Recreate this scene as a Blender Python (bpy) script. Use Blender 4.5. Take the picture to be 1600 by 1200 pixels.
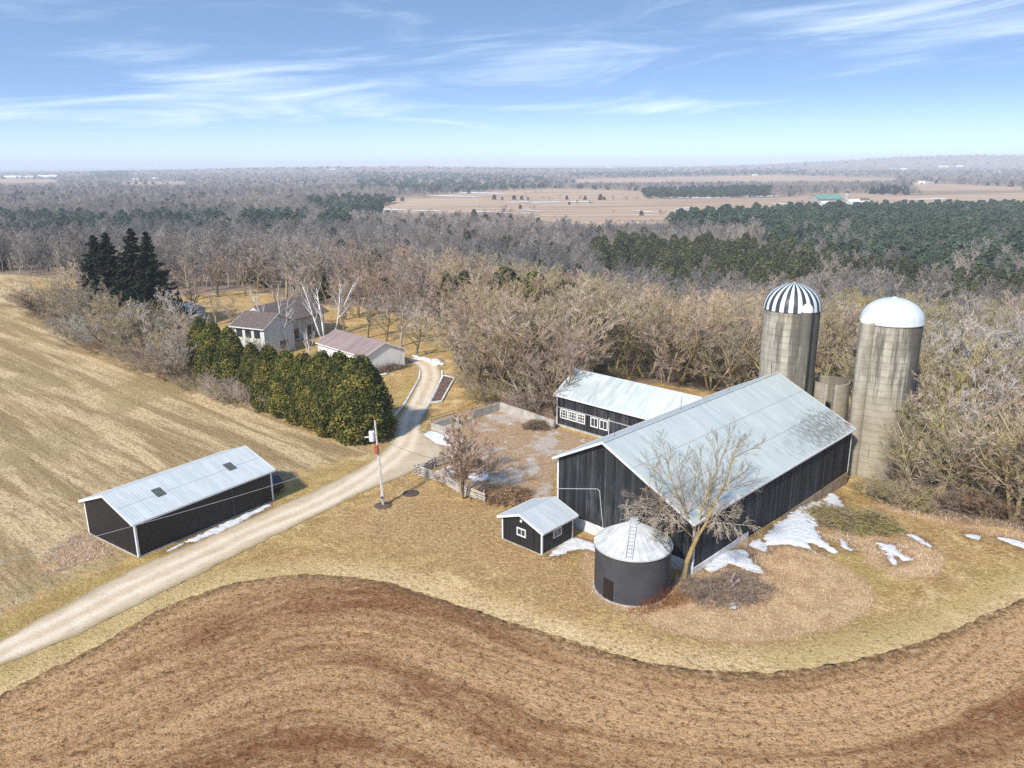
import bpy, bmesh, math, random
import numpy as np
from mathutils import Vector, Matrix

for o in list(bpy.data.objects):
    bpy.data.objects.remove(o)
S = bpy.context.scene
COL = S.collection
RNG = np.random.default_rng(7)
random.seed(7)

# ------------------------------------------------------------------ camera
CAM_H = 32.0
FPX = 1220.0                       # focal length in pixels of the 1600 px wide photograph
PITCH = math.radians(15.79)
ROLL = math.radians(0.4)
FW = np.array([0, math.cos(PITCH), -math.sin(PITCH)])
RT0 = np.array([1.0, 0, 0]); UP0 = np.array([0, math.sin(PITCH), math.cos(PITCH)])
RT = RT0 * math.cos(ROLL) - UP0 * math.sin(ROLL)
UP = UP0 * math.cos(ROLL) + RT0 * math.sin(ROLL)
CPOS = np.array([0, 0, CAM_H])
cd = bpy.data.cameras.new('camera'); cam = bpy.data.objects.new('camera', cd); COL.objects.link(cam)
cd.sensor_width = 36.0; cd.lens = FPX / 1600 * 36.0; cd.clip_start = 0.5; cd.clip_end = 60000
m = Matrix(((RT[0], UP[0], -FW[0], 0), (RT[1], UP[1], -FW[1], 0), (RT[2], UP[2], -FW[2], CAM_H), (0, 0, 0, 1)))
cam.matrix_world = m
S.camera = cam

# ------------------------------------------------------------------ light and exposure
SUN_EL = math.radians(40); SUN_AZ = math.radians(-148)       # azimuth from +Y towards +X
sd = Vector((math.sin(SUN_AZ) * math.cos(SUN_EL), math.cos(SUN_AZ) * math.cos(SUN_EL), math.sin(SUN_EL)))
ld = bpy.data.lights.new('sun', 'SUN'); ld.energy = 2.75; ld.angle = math.radians(4.0); ld.color = (1.0, 0.935, 0.84)
sun = bpy.data.objects.new('sun', ld); COL.objects.link(sun)
sun.rotation_euler = sd.to_track_quat('Z', 'Y').to_euler(); sun.location = (-60, -20, 80)
S.view_settings.view_transform = 'Standard'; S.view_settings.look = 'None'
S.view_settings.exposure = 1.15; S.view_settings.gamma = 1.0
S.cycles.use_denoising = False; S.cycles.use_adaptive_sampling = False
S.cycles.sample_clamp_indirect = 2.0; S.cycles.sample_clamp_direct = 6.0; S.cycles.blur_glossy = 1.0
S.cycles.max_bounces = 6; S.cycles.diffuse_bounces = 3; S.cycles.volume_bounces = 1
S.cycles.transparent_max_bounces = 8


class NT:
    """short-hand for building shader node trees"""
    def __init__(s, tree): s.t = tree; s.n = tree.nodes; s.l = tree.links
    def new(s, typ, **kw):
        n = s.n.new(typ)
        for k, v in kw.items(): setattr(n, k, v)
        return n
    def put(s, sock, v):
        if v is None: return
        if hasattr(v, 'is_output'): s.l.new(v, sock)
        elif isinstance(v, (tuple, list)) and len(v) == 3 and sock.type == 'RGBA': sock.default_value = (*v, 1)
        else: sock.default_value = v
    def math(s, op, a, b=None, c=None, clamp=False):
        n = s.new('ShaderNodeMath', operation=op, use_clamp=clamp)
        s.put(n.inputs[0], a); s.put(n.inputs[1], b); s.put(n.inputs[2], c); return n.outputs[0]
    def vmath(s, op, a, b=None):
        n = s.new('ShaderNodeVectorMath', operation=op)
        s.put(n.inputs[0], a)
        if op == 'SCALE': s.put(n.inputs['Scale'], b)
        else: s.put(n.inputs[1], b)
        return n.outputs['Value'] if op in ('DOT_PRODUCT', 'LENGTH') else n.outputs[0]
    def mix(s, fac, a, b, blend='MIX'):
        n = s.new('ShaderNodeMix', data_type='RGBA', blend_type=blend)
        s.put(n.inputs[0], fac); s.put(n.inputs[6], a); s.put(n.inputs[7], b); return n.outputs[2]
    def noise(s, vec, scale, detail=4, rough=0.55, dist=0.0):
        n = s.new('ShaderNodeTexNoise'); s.put(n.inputs['Vector'], vec)
        n.inputs['Scale'].default_value = scale; n.inputs['Detail'].default_value = detail
        n.inputs['Roughness'].default_value = rough; n.inputs['Distortion'].default_value = dist
        return n.outputs[0]
    def rng(s, v, a, b, c=0.0, d=1.0, smooth=True):
        n = s.new('ShaderNodeMapRange', interpolation_type='SMOOTHSTEP' if smooth else 'LINEAR')
        s.put(n.inputs[0], v); s.put(n.inputs[1], a); s.put(n.inputs[2], b); s.put(n.inputs[3], c); s.put(n.inputs[4], d)
        return n.outputs[0]
    def attr(s, name):
        n = s.new('ShaderNodeAttribute', attribute_name=name); return n.outputs['Fac']
    def obj(s): return s.new('ShaderNodeTexCoord').outputs['Object']
    def sep(s, v):
        n = s.new('ShaderNodeSeparateXYZ'); s.put(n.inputs[0], v); return n.outputs
    def comb(s, x=0.0, y=0.0, z=0.0):
        n = s.new('ShaderNodeCombineXYZ'); s.put(n.inputs[0], x); s.put(n.inputs[1], y); s.put(n.inputs[2], z); return n.outputs[0]
    def mapping(s, v, scale=(1, 1, 1), rot=(0, 0, 0)):
        n = s.new('ShaderNodeMapping'); s.put(n.inputs[0], v); n.inputs['Scale'].default_value = scale; n.inputs['Rotation'].default_value = rot
        return n.outputs[0]
    def bump(s, h, dist=0.1, strength=1.0):
        n = s.new('ShaderNodeBump'); s.put(n.inputs['Height'], h); n.inputs['Distance'].default_value = dist
        n.inputs['Strength'].default_value = strength; return n.outputs[0]


# ------------------------------------------------------------------ sky
W = bpy.data.worlds.new('World'); S.world = W; W.use_nodes = True
W.cycles.sampling_method = 'NONE'
W.node_tree.nodes.clear(); w = NT(W.node_tree)
gen = w.new('ShaderNodeTexCoord').outputs['Generated']
gx, gy, gz = w.sep(gen)
zc = w.math('MAXIMUM', gz, 0.0)
skyv = w.comb(gx, gy, w.math('ADD', w.math('MULTIPLY', zc, 3.0), 0.24))
skyv = w.vmath('NORMALIZE', skyv)
sky = w.new('ShaderNodeTexSky', sky_type='NISHITA')
sky.sun_disc = False; sky.sun_elevation = SUN_EL; sky.sun_rotation = SUN_AZ
sky.air_density = 1.0; sky.dust_density = 0.3; sky.ozone_density = 1.6; sky.altitude = 300
w.put(sky.inputs[0], skyv)
# thin streaked cirrus, laid on a flat layer high above the land
def blob(x0, z0, sx, sz):
    q = w.math('ADD', w.math('POWER', w.math('ABSOLUTE', w.math('DIVIDE', w.math('SUBTRACT', gx, x0), sx)), 2.0), w.math('POWER', w.math('ABSOLUTE', w.math('DIVIDE', w.math('SUBTRACT', gz, z0), sz)), 2.0))
    return w.math('EXPONENT', w.math('MULTIPLY', q, -1.0))
tilt = w.math('SUBTRACT', gz, w.math('MULTIPLY', gx, 0.055))
cv = w.comb(w.math('MULTIPLY', gx, 3.4), w.math('MULTIPLY', tilt, 25.0), w.math('MULTIPLY', gy, 1.2))
n1 = w.noise(cv, 1.15, 8, 0.60, 0.9)
n2 = w.noise(w.comb(w.math('MULTIPLY', gx, 9.0), w.math('MULTIPLY', tilt, 120.0), 2.2), 1.0, 5, 0.6, 0.5)
bias = w.math('ADD', w.math('ADD', w.math('MULTIPLY', blob(-0.30, 0.085, 0.16, 0.030), 0.26), w.math('MULTIPLY', blob(0.42, 0.135, 0.12, 0.035), 0.17)),
              w.math('ADD', w.math('MULTIPLY', blob(0.13, 0.064, 0.15, 0.010), 0.20), w.math('MULTIPLY', blob(-0.42, 0.050, 0.22, 0.020), 0.22)))
cl = w.rng(w.math('ADD', w.math('ADD', n1, w.math('MULTIPLY', w.math('SUBTRACT', n2, 0.5), 0.22)), bias), 0.48, 0.98)
low = w.rng(gz, 0.0, 0.085, 1.0, 0.0)
fac = w.math('MAXIMUM', w.math('MULTIPLY', cl, 0.66), w.math('MULTIPLY', low, 0.36), clamp=True)
scol = w.mix(fac, w.mix(1.0, sky.outputs[0], (0.97, 1.0, 0.98), 'MULTIPLY'), (4.1, 4.6, 5.2))
bg = w.new('ShaderNodeBackground'); w.put(bg.inputs[0], scol); bg.inputs[1].default_value = 0.132
wo = w.new('ShaderNodeOutputWorld'); w.l.new(bg.outputs[0], wo.inputs[0])


# ------------------------------------------------------------------ projection helpers used to lay the site out
def ray(px, py): return FW + RT * (px - 800) / FPX + UP * (600 - py) / FPX
def at(px, py, z=0.0):
    d = ray(px, py); return CPOS + d * ((z - CAM_H) / d[2])
def xy(px, py, z=0.0):
    p = at(px, py, z); return (float(p[0]), float(p[1]))
def proj(p):
    d = np.asarray(p, float) - CPOS
    wz = d @ FW
    return 800 + FPX * (d @ RT) / wz, 600 - FPX * (d @ UP) / wz
def zat(py, x, y):
    lo, hi = -40.0, 60.0
    for _ in range(50):
        mm = (lo + hi) / 2
        if proj((x, y, mm))[1] > py: lo = mm
        else: hi = mm
    return lo

def sstep(x, a, b):
    t = np.clip((x - a) / (b - a), 0, 1); return t * t * (3 - 2 * t)

def vnoise(x, y, seed=0):
    xi = np.floor(x).astype(np.int64); yi = np.floor(y).astype(np.int64)
    fx = x - xi; fy = y - yi; fx = fx * fx * (3 - 2 * fx); fy = fy * fy * (3 - 2 * fy)
    def h(a, b):
        n = (a * 374761393 + b * 668265263 + seed * 1442695041) & 0x7fffffff
        n = ((n ^ (n >> 13)) * 1274126177) & 0x7fffffff
        return ((n ^ (n >> 16)) & 0xffff) / 65535.0
    return (h(xi, yi) * (1 - fx) + h(xi + 1, yi) * fx) * (1 - fy) + (h(xi, yi + 1) * (1 - fx) + h(xi + 1, yi + 1) * fx) * fy
def fbm(x, y, seed=0, octv=4):
    v = 0; a = 0.5; f = 1.0
    for k in range(octv):
        v = v + a * (vnoise(x * f, y * f, seed + k) - 0.5); a *= 0.5; f *= 2.1
    return v

EDGE_X = np.array([-3000, -200, -150, -80, -30, 0, 12, 40, 90, 200, 3000.0])
EDGE_Y = np.array([250, 238, 232, 205, 172, 132, 108, 84, 76, 70, 60.0])
def terrain(x, y):
    x = np.asarray(x, float); y = np.asarray(y, float)
    e = np.interp(x, EDGE_X, EDGE_Y)
    d = y - e
    h = -22 * sstep(d, 0, 230)
    h = h - 1.6 * sstep(y, 58, 80) * sstep(x, 20, 34)
    far = sstep(y, 700, 3000)
    h = h + far * 7 * fbm(x / 900.0, y / 900.0, 3)
    # ridge on the right horizon and a low swell on the left
    h = h + 92 * np.exp(-(((x - 3600) / 1500.0) ** 2 + ((y - 6200) / 900.0) ** 2)) * (1 + 0.3 * fbm(x / 400., y / 800., 9))
    h = h + 34 * np.exp(-(((x + 1100) / 1500.0) ** 2 + ((y - 5200) / 900.0) ** 2))
    return h
def tz(x, y): return float(terrain(x, y))

def smooth(pts, n=6, closed=False):
    p = np.array(pts, float); N = len(p); out = []
    rngi = range(N) if closed else range(N - 1)
    for i in rngi:
        p0 = p[(i - 1) % N] if (closed or i > 0) else p[i]; p1 = p[i]; p2 = p[(i + 1) % N]
        p3 = p[(i + 2) % N] if (closed or i + 2 < N) else p2
        for k in range(n):
            t = k / n
            out.append(0.5 * ((2 * p1) + (-p0 + p2) * t + (2 * p0 - 5 * p1 + 4 * p2 - p3) * t * t + (-p0 + 3 * p1 - 3 * p2 + p3) * t ** 3))
    if not closed: out.append(p[-1])
    return np.array(out)
def inside(px, py, poly):
    poly = np.asarray(poly, float); r = np.zeros(np.shape(px), bool); j = len(poly) - 1
    for i in range(len(poly)):
        xi, yi = poly[i]; xj, yj = poly[j]
        c = ((yi > py) != (yj > py)) & (px < (xj - xi) * (py - yi) / (yj - yi + 1e-12) + xi)
        r ^= c; j = i
    return r
def segdist(px, py, poly, closed=True):
    poly = np.asarray(poly, float); d = np.full(np.shape(px), 1e9); N = len(poly)
    for i in range(N if closed else N - 1):
        a = poly[i]; b = poly[(i + 1) % N]; ab = b - a; L = ab @ ab + 1e-12
        t = np.clip(((px - a[0]) * ab[0] + (py - a[1]) * ab[1]) / L, 0, 1)
        d = np.minimum(d, np.hypot(px - a[0] - t * ab[0], py - a[1] - t * ab[1]))
    return d
def sdf(px, py, poly):
    d = segdist(px, py, poly); return np.where(inside(px, py, poly), -d, d)
def pxpoly(pts, n=5, closed=True, sm=True):
    g = [xy(*p) for p in pts]
    return smooth(g, n, closed) if sm else np.array(g)


# ------------------------------------------------------------------ mesh and object helpers
def np_mesh(name, V, F, mats=(), midx=None, attrs=None, shade=False):
    """F: (n,3) or (n,4) int array or list of arrays of both"""
    me = bpy.data.meshes.new(name)
    V = np.asarray(V, np.float32); Fs = F if isinstance(F, list) else [F]
    Fs = [np.asarray(f, np.int32) for f in Fs if len(f)]
    me.vertices.add(len(V)); me.vertices.foreach_set('co', V.ravel())
    nl = sum(f.size for f in Fs); npoly = sum(len(f) for f in Fs)
    me.loops.add(nl); me.loops.foreach_set('vertex_index', np.concatenate([f.ravel() for f in Fs]))
    me.polygons.add(npoly)
    tot = np.concatenate([np.full(len(f), f.shape[1], np.int32) for f in Fs])
    st = np.concatenate([[0], np.cumsum(tot)[:-1]]).astype(np.int32)
    me.polygons.foreach_set('loop_start', st)
    if midx is not None: me.polygons.foreach_set('material_index', np.asarray(midx, np.int32))
    if shade: me.polygons.foreach_set('use_smooth', np.ones(npoly, bool))
    for mt in mats: me.materials.append(mt)
    me.update(calc_edges=True)
    if attrs:
        for k, v in attrs.items():
            a = me.attributes.new(k, 'FLOAT', 'POINT'); a.data.foreach_set('value', np.asarray(v, np.float32))
    me.validate(); return me

def link(name, data, parent=None):
    o = bpy.data.objects.new(name, data); COL.objects.link(o)
    if parent is not None: o.parent = parent
    return o
def tag(o, label, cat, group=None):
    o['label'] = label; o['category'] = cat
    if group: o['group'] = group
    return o
def thing(name, label, cat, loc=(0, 0, 0), rotz=0.0, group=None):
    o = link(name, None); o.location = loc; o.rotation_euler = (0, 0, rotz)
    return tag(o, label, cat, group)
def struct(o, kind='structure'):
    o['kind'] = kind; return o
def dup(root, loc, rotz=0.0, scale=1.0, label=None, mats=None):
    r = root.copy(); COL.objects.link(r); r.location = loc; r.rotation_euler = (0, 0, rotz)
    r.scale = (scale, scale, scale) if not isinstance(scale, tuple) else scale
    if label: r['label'] = label
    for ch in list(root.children):
        c = ch.copy(); COL.objects.link(c); c.parent = r
        for g in ch.children:
            d = g.copy(); COL.objects.link(d); d.parent = c
    return r


class MB:
    """collects simple shapes; build() links them as one mesh object"""
    def __init__(s): s.v = []; s.f = []
    def poly(s, pts):
        b = len(s.v); s.v += [tuple(map(float, p)) for p in pts]; s.f.append(tuple(range(b, b + len(pts))))
    def box(s, lo, hi):
        x0, y0, z0 = lo; x1, y1, z1 = hi; b = len(s.v)
        s.v += [(x0, y0, z0), (x1, y0, z0), (x1, y1, z0), (x0, y1, z0), (x0, y0, z1), (x1, y0, z1), (x1, y1, z1), (x0, y1, z1)]
        s.f += [tuple(b + i for i in q) for q in ((0, 3, 2, 1), (4, 5, 6, 7), (0, 1, 5, 4), (1, 2, 6, 5), (2, 3, 7, 6), (3, 0, 4, 7))]
        return s
    def extrude(s, prof, a, b, fn):
        """prof: 2-D profile; fn(u, v, w) -> point, w from a to b"""
        n = len(prof); k = len(s.v)
        s.v += [tuple(map(float, fn(u, v, a))) for u, v in prof] + [tuple(map(float, fn(u, v, b))) for u, v in prof]
        s.f.append(tuple(k + i for i in range(n))[::-1]); s.f.append(tuple(k + n + i for i in range(n)))
        for i in range(n):
            j = (i + 1) % n; s.f.append((k + i, k + j, k + n + j, k + n + i))
        return s
    def bar(s, p0, p1, w, h):
        p0 = Vector(p0); p1 = Vector(p1); d = (p1 - p0).normalized()
        side = d.cross(Vector((0, 0, 1)))
        if side.length < 1e-3: side = Vector((1, 0, 0))
        side.normalize(); up = side.cross(d).normalized(); k = len(s.v)
        for p in (p0, p1):
            for a, b in ((-1, -1), (1, -1), (1, 1), (-1, 1)): s.v.append(tuple(p + side * a * w / 2 + up * b * h / 2))
        s.f += [tuple(k + i for i in q) for q in ((3, 2, 1, 0), (4, 5, 6, 7), (0, 1, 5, 4), (1, 2, 6, 5), (2, 3, 7, 6), (3, 0, 4, 7))]
        return s
    def tube(s, pts, r, n=8, cap=True):
        pts = [Vector(p) for p in pts]; rs = r if isinstance(r, (list, tuple)) else [r] * len(pts); k = len(s.v)
        ref = None
        for i, p in enumerate(pts):
            d = (pts[min(i + 1, len(pts) - 1)] - pts[max(i - 1, 0)]).normalized()
            if ref is None or abs(ref.dot(d)) > 0.95: ref = Vector((1, 0, 0)) if abs(d.x) < 0.8 else Vector((0, 1, 0))
            a = d.cross(ref).normalized(); b = d.cross(a)
            for j in range(n):
                t = 2 * math.pi * j / n; s.v.append(tuple(p + (a * math.cos(t) + b * math.sin(t)) * rs[i]))
        for i in range(len(pts) - 1):
            for j in range(n):
                j2 = (j + 1) % n; s.f.append((k + i * n + j, k + i * n + j2, k + (i + 1) * n + j2, k + (i + 1) * n + j))
        if cap:
            s.f.append(tuple(k + j for j in range(n))[::-1]); s.f.append(tuple(k + (len(pts) - 1) * n + j for j in range(n)))
        return s
    def lathe(s, prof, n=48, cx=0, cy=0, a0=0.0, a1=2 * math.pi):
        k = len(s.v); full = abs(a1 - a0 - 2 * math.pi) < 1e-6; m_ = n if full else n + 1
        for r, z in prof:
            for j in range(m_):
                t = a0 + (a1 - a0) * j / n; s.v.append((cx + r * math.cos(t), cy + r * math.sin(t), z))
        for i in range(len(prof) - 1):
            for j in range(n):
                j2 = (j + 1) % m_; s.f.append((k + i * m_ + j, k + i * m_ + j2, k + (i + 1) * m_ + j2, k + (i + 1) * m_ + j))
        return s
    def build(s, name, mat, parent=None, shade=False, bevel=0.0):
        me = bpy.data.meshes.new(name); me.from_pydata(s.v, [], s.f)
        bm = bmesh.new(); bm.from_mesh(me); bmesh.ops.remove_doubles(bm, verts=bm.verts, dist=1e-5)
        bmesh.ops.recalc_face_normals(bm, faces=bm.faces)
        if bevel: bmesh.ops.bevel(bm, geom=list(bm.edges), offset=bevel, segments=1, affect='EDGES')
        bm.to_mesh(me); bm.free()
        if shade:
            for p in me.polygons: p.use_smooth = True
        if mat: me.materials.append(mat)
        return link(name, me, parent)


# ------------------------------------------------------------------ materials
def mat_new(name):
    mt = bpy.data.materials.new(name); mt.use_nodes = True; mt.node_tree.nodes.clear(); return mt, NT(mt.node_tree)
def finish(n, col, rough=0.9, bump=None, metal=0.0, spec=0.3):
    p = n.new('ShaderNodeBsdfPrincipled'); n.put(p.inputs['Base Color'], col); n.put(p.inputs['Roughness'], rough)
    n.put(p.inputs['Metallic'], metal); n.put(p.inputs['Specular IOR Level'], spec)
    if bump is not None: n.put(p.inputs['Normal'], bump)
    o = n.new('ShaderNodeOutputMaterial'); n.l.new(p.outputs[0], o.inputs[0])

def mat_speckle(name, c1, c2, scale=3.0, rough=0.85, bump=0.0, spec=0.25, metal=0.0, detail=5):
    mt, n = mat_new(name); v = n.obj(); f = n.noise(v, scale, detail, 0.65)
    col = n.mix(n.rng(f, 0.3, 0.7), c1, c2)
    finish(n, col, rough, n.bump(f, bump) if bump else None, metal, spec); return mt

def mat_boards(name, dark, light, period=0.22, wear=0.5, rough=0.75, spec=0.25):
    """vertical board siding: per-board tone, long grain streaks, worn grey patches"""
    mt, n = mat_new(name); x, y, z = n.sep(n.obj())
    u = n.math('ADD', x, y)
    ub = n.math('DIVIDE', u, period)
    bid = n.math('FLOOR', ub); fr = n.math('FRACT', ub)
    wn = n.new('ShaderNodeTexWhiteNoise', noise_dimensions='1D'); n.put(wn.inputs[1], bid)
    grain = n.noise(n.comb(n.math('MULTIPLY', u, 9.0), n.math('MULTIPLY', z, 0.55), n.math('MULTIPLY', bid, 0.37)), 1.0, 6, 0.7)
    big = n.noise(n.comb(n.math('MULTIPLY', u, 0.5), n.math('MULTIPLY', z, 0.22), 1.3), 1.0, 4, 0.6)
    wf = n.math('MULTIPLY', n.rng(n.math('ADD', n.math('MULTIPLY', grain, 0.65), n.math('MULTIPLY', big, 0.45)), 0.54, 0.78), wear)
    tone = n.math('MULTIPLY', wn.outputs[0], 0.22)
    fac = n.math('ADD', wf, tone, clamp=True)
    gap = n.math('LESS_THAN', fr, 0.07)
    col = n.mix(fac, dark, light)
    col = n.mix(n.math('MULTIPLY', gap, 0.8), col, (0.004, 0.004, 0.004))
    finish(n, col, rough, n.bump(n.math('ADD', n.math('MULTIPLY', gap, -1.0), n.math('MULTIPLY', grain, 0.3)), 0.02), 0, spec); return mt

def mat_metal_roof(name, c1, c2, seam_t=(), seam_s=(), stain=None, ax=0):
    """painted sheet metal: ribs up the slope, overlap lines, soft weathering. ax: local axis along the ridge"""
    mt, n = mat_new(name); v = n.obj(); xyz = n.sep(v)
    s_ = xyz[ax]; t_ = xyz[1 - ax]
    f = n.noise(n.comb(n.math('MULTIPLY', s_, 1.3), n.math('MULTIPLY', t_, 0.25), 0), 1.0, 6, 0.65)
    f2 = n.noise(v, 0.3, 3, 0.5)
    col = n.mix(n.rng(n.math('ADD', n.math('MULTIPLY', f, 0.85), n.math('MULTIPLY', f2, 0.22)), 0.40, 0.68), c1, c2)
    sh = n.math('DIVIDE', s_, 0.9); wn = n.new('ShaderNodeTexWhiteNoise', noise_dimensions='1D'); n.put(wn.inputs[1], n.math('FLOOR', sh))
    col = n.mix(n.math('MULTIPLY', wn.outputs[0], 0.13), col, n.mix(1.0, col, (0.7, 0.75, 0.78), 'MULTIPLY'))
    col = n.mix(n.math('MULTIPLY', n.math('LESS_THAN', n.math('FRACT', sh), 0.06), 0.22), col, (0.25, 0.27, 0.28))
    gr = n.noise(n.comb(n.math('MULTIPLY', s_, 4.0), n.math('MULTIPLY', t_, 0.35), 3), 1.0, 6, 0.75)
    col = n.mix(n.math('MULTIPLY', n.rng(gr, 0.55, 0.75), 0.13), col, (0.30, 0.31, 0.30))
    def line(coord, pos, wd, strength):
        d = n.math('ABSOLUTE', n.math('SUBTRACT', coord, pos))
        return n.math('MULTIPLY', n.math('LESS_THAN', d, wd), strength)
    for p in seam_t: col = n.mix(line(t_, p, 0.05, 0.45), col, (0.22, 0.24, 0.25))
    for p in seam_s: col = n.mix(line(s_, p, 0.04, 0.3), col, (0.25, 0.27, 0.28))
    fr = n.math('FRACT', n.math('DIVIDE', s_, 0.3)); rib = n.math('LESS_THAN', fr, 0.12)
    if stain:
        for (ss, st, rs, rt_, c, amt, sc) in stain:
            d = n.math('ADD', n.math('POWER', n.math('ABSOLUTE', n.math('DIVIDE', n.math('SUBTRACT', s_, ss), rs)), 2.0),
                       n.math('POWER', n.math('ABSOLUTE', n.math('DIVIDE', n.math('SUBTRACT', t_, st), rt_)), 2.0))
            near = n.rng(d, 1.0, 0.0)
            sp = n.noise(n.comb(n.math('MULTIPLY', s_, sc), n.math('MULTIPLY', t_, sc * 0.45), 5), 1.0, 6, 0.75)
            k = n.rng(n.math('ADD', sp, n.math('MULTIPLY', near, 0.16)), 0.58, 0.70)
            col = n.mix(n.math('MULTIPLY', n.math('MULTIPLY', k, near), amt, clamp=True), col, c)
    finish(n, col, n.math('ADD', 0.38, n.math('MULTIPLY', f, 0.25)), n.bump(rib, 0.03), 0.0, 0.35); return mt

WHITE = mat_speckle('white_paint', (0.60, 0.61, 0.60), (0.70, 0.70, 0.68), 1.5, 0.6)
BLACKWOOD = mat_boards('weathered_black_boards', (0.008, 0.009, 0.011), (0.17, 0.18, 0.20), 0.24, 0.5)
BLACKSIDE = mat_boards('black_metal_siding', (0.009, 0.009, 0.010), (0.03, 0.031, 0.034), 0.28, 0.2, 0.5, 0.4)
BLACKSHED = mat_boards('black_shed_siding', (0.010, 0.010, 0.011), (0.06, 0.06, 0.065), 0.2, 0.25, 0.6, 0.35)
CREAM = mat_speckle('cream_siding', (0.50, 0.51, 0.47), (0.58, 0.58, 0.54), 0.8, 0.7)
GLASS = mat_speckle('window_glass', (0.02, 0.025, 0.03), (0.05, 0.06, 0.07), 2.0, 0.08, 0, 0.6)
CONC = mat_speckle('concrete', (0.30, 0.28, 0.24), (0.46, 0.43, 0.38), 1.2, 0.9, 0.02)
WHITEWASH = mat_speckle('whitewashed_wall', (0.45, 0.45, 0.43), (0.76, 0.76, 0.74), 0.9, 0.9, 0.02)
DARKMETAL = mat_speckle('dark_metal', (0.02, 0.02, 0.022), (0.05, 0.045, 0.04), 4, 0.5, 0, 0.5)
GALV = mat_speckle('galvanised_metal', (0.42, 0.44, 0.45), (0.56, 0.58, 0.58), 3, 0.45, 0, 0.5, 0.3)
OLDWOOD = mat_speckle('silvered_wood', (0.26, 0.22, 0.18), (0.52, 0.47, 0.41), 5, 0.9, 0.02)
POLEWOOD = mat_speckle('pole_wood', (0.38, 0.36, 0.33), (0.58, 0.56, 0.52), 4, 0.9)
REDBOX = mat_speckle('rust_red_paint', (0.35, 0.07, 0.04), (0.42, 0.10, 0.06), 4, 0.7)
BROWNROOF = mat_speckle('brown_shingles', (0.085, 0.068, 0.062), (0.165, 0.13, 0.12), 3.0, 0.95, 0.02)
SNOW = None
def mat_snow():
    mt, n = mat_new('snow'); v = n.obj(); f = n.noise(v, 1.6, 6, 0.7); g = n.noise(v, 5.0, 5, 0.75)
    col = n.mix(n.rng(f, 0.35, 0.7), (0.70, 0.73, 0.77), (0.80, 0.81, 0.82))
    col = n.mix(n.math('MULTIPLY', n.rng(g, 0.62, 0.74), 0.65), col, (0.32, 0.26, 0.19))
    ed = n.rng(n.math('ADD', n.attr('sd'), n.math('MULTIPLY', n.math('SUBTRACT', g, 0.5), 0.7)), -0.30, 0.02)
    col = n.mix(n.math('MULTIPLY', ed, 0.55), col, (0.42, 0.36, 0.28))
    finish(n, col, 0.7, n.bump(n.math('ADD', f, n.math('MULTIPLY', g, 0.6)), 0.22), 0, 0.3); return mt
SNOW = mat_snow()

def grass_base(n, v, base=None):
    """dead lawn: straw, olive and soil mottling"""
    a = n.noise(v, 0.10, 4, 0.6); b = n.noise(v, 0.55, 5, 0.65, 0.4); c = n.noise(v, 2.6, 5, 0.75); d = n.noise(v, 7.5, 3, 0.7)
    col = n.mix(n.rng(b, 0.32, 0.66), (0.34, 0.205, 0.075), (0.58, 0.395, 0.16))
    col = n.mix(n.math('MULTIPLY', n.rng(a, 0.48, 0.64), 0.40), col, (0.32, 0.235, 0.07))
    col = n.mix(n.math('MULTIPLY', n.rng(c, 0.50, 0.72), 0.75), col, (0.76, 0.57, 0.29))
    col = n.mix(n.math('MULTIPLY', n.rng(c, 0.47, 0.30), 0.65), col, (0.19, 0.115, 0.045))
    col = n.mix(n.math('MULTIPLY', n.rng(d, 0.52, 0.34), 0.6), col, (0.15, 0.09, 0.035))
    e = n.noise(v, 0.24, 5, 0.65, 0.8)
    col = n.mix(n.math('MULTIPLY', n.rng(n.math('ADD', e, n.math('MULTIPLY', n.math('SUBTRACT', c, 0.5), 0.35)), 0.55, 0.68), 0.6), col, (0.74, 0.57, 0.30))
    col = n.mix(n.math('MULTIPLY', n.rng(n.math('ADD', e, n.math('MULTIPLY', n.math('SUBTRACT', c, 0.5), 0.35)), 0.46, 0.34), 0.55), col, (0.33, 0.175, 0.075))
    tk_ = n.math('MULTIPLY', n.rng(n.math('ADD', n.attr('sd_track'), n.math('MULTIPLY', n.math('SUBTRACT', c, 0.5), 0.9)), 0.55, 0.1), n.rng(b, 0.36, 0.55))
    col = n.mix(n.math('MULTIPLY', tk_, 0.45), col, (0.30, 0.19, 0.095))
    wn_ = n.rng(n.math('ADD', n.attr('sd_worn'), n.math('MULTIPLY', n.math('SUBTRACT', b, 0.5), 9.0)), 3.0, -3.0)
    brown = n.mix(n.rng(c, 0.35, 0.65), (0.27, 0.155, 0.07), (0.52, 0.345, 0.17))
    col = n.mix(n.math('MULTIPLY', wn_, 0.72), col, brown)
    vg = n.math('MULTIPLY', n.rng(n.math('ADD', n.attr('sd_crop'), n.math('MULTIPLY', n.math('SUBTRACT', b, 0.5), 4.0)), 3.6, 0.6), n.rng(c, 0.34, 0.56))
    col = n.mix(n.math('MULTIPLY', vg, 0.6), col, (0.80, 0.60, 0.35))
    fine = n.noise(v, 5.0, 4, 0.8, 0.5)
    col = n.mix(n.math('MULTIPLY', n.rng(fine, 0.47, 0.33), 0.75), col, (0.17, 0.095, 0.035))
    col = n.mix(n.math('MULTIPLY', n.rng(fine, 0.54, 0.68), 0.6), col, (0.82, 0.64, 0.36))
    return col, a, b, c, d

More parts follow.
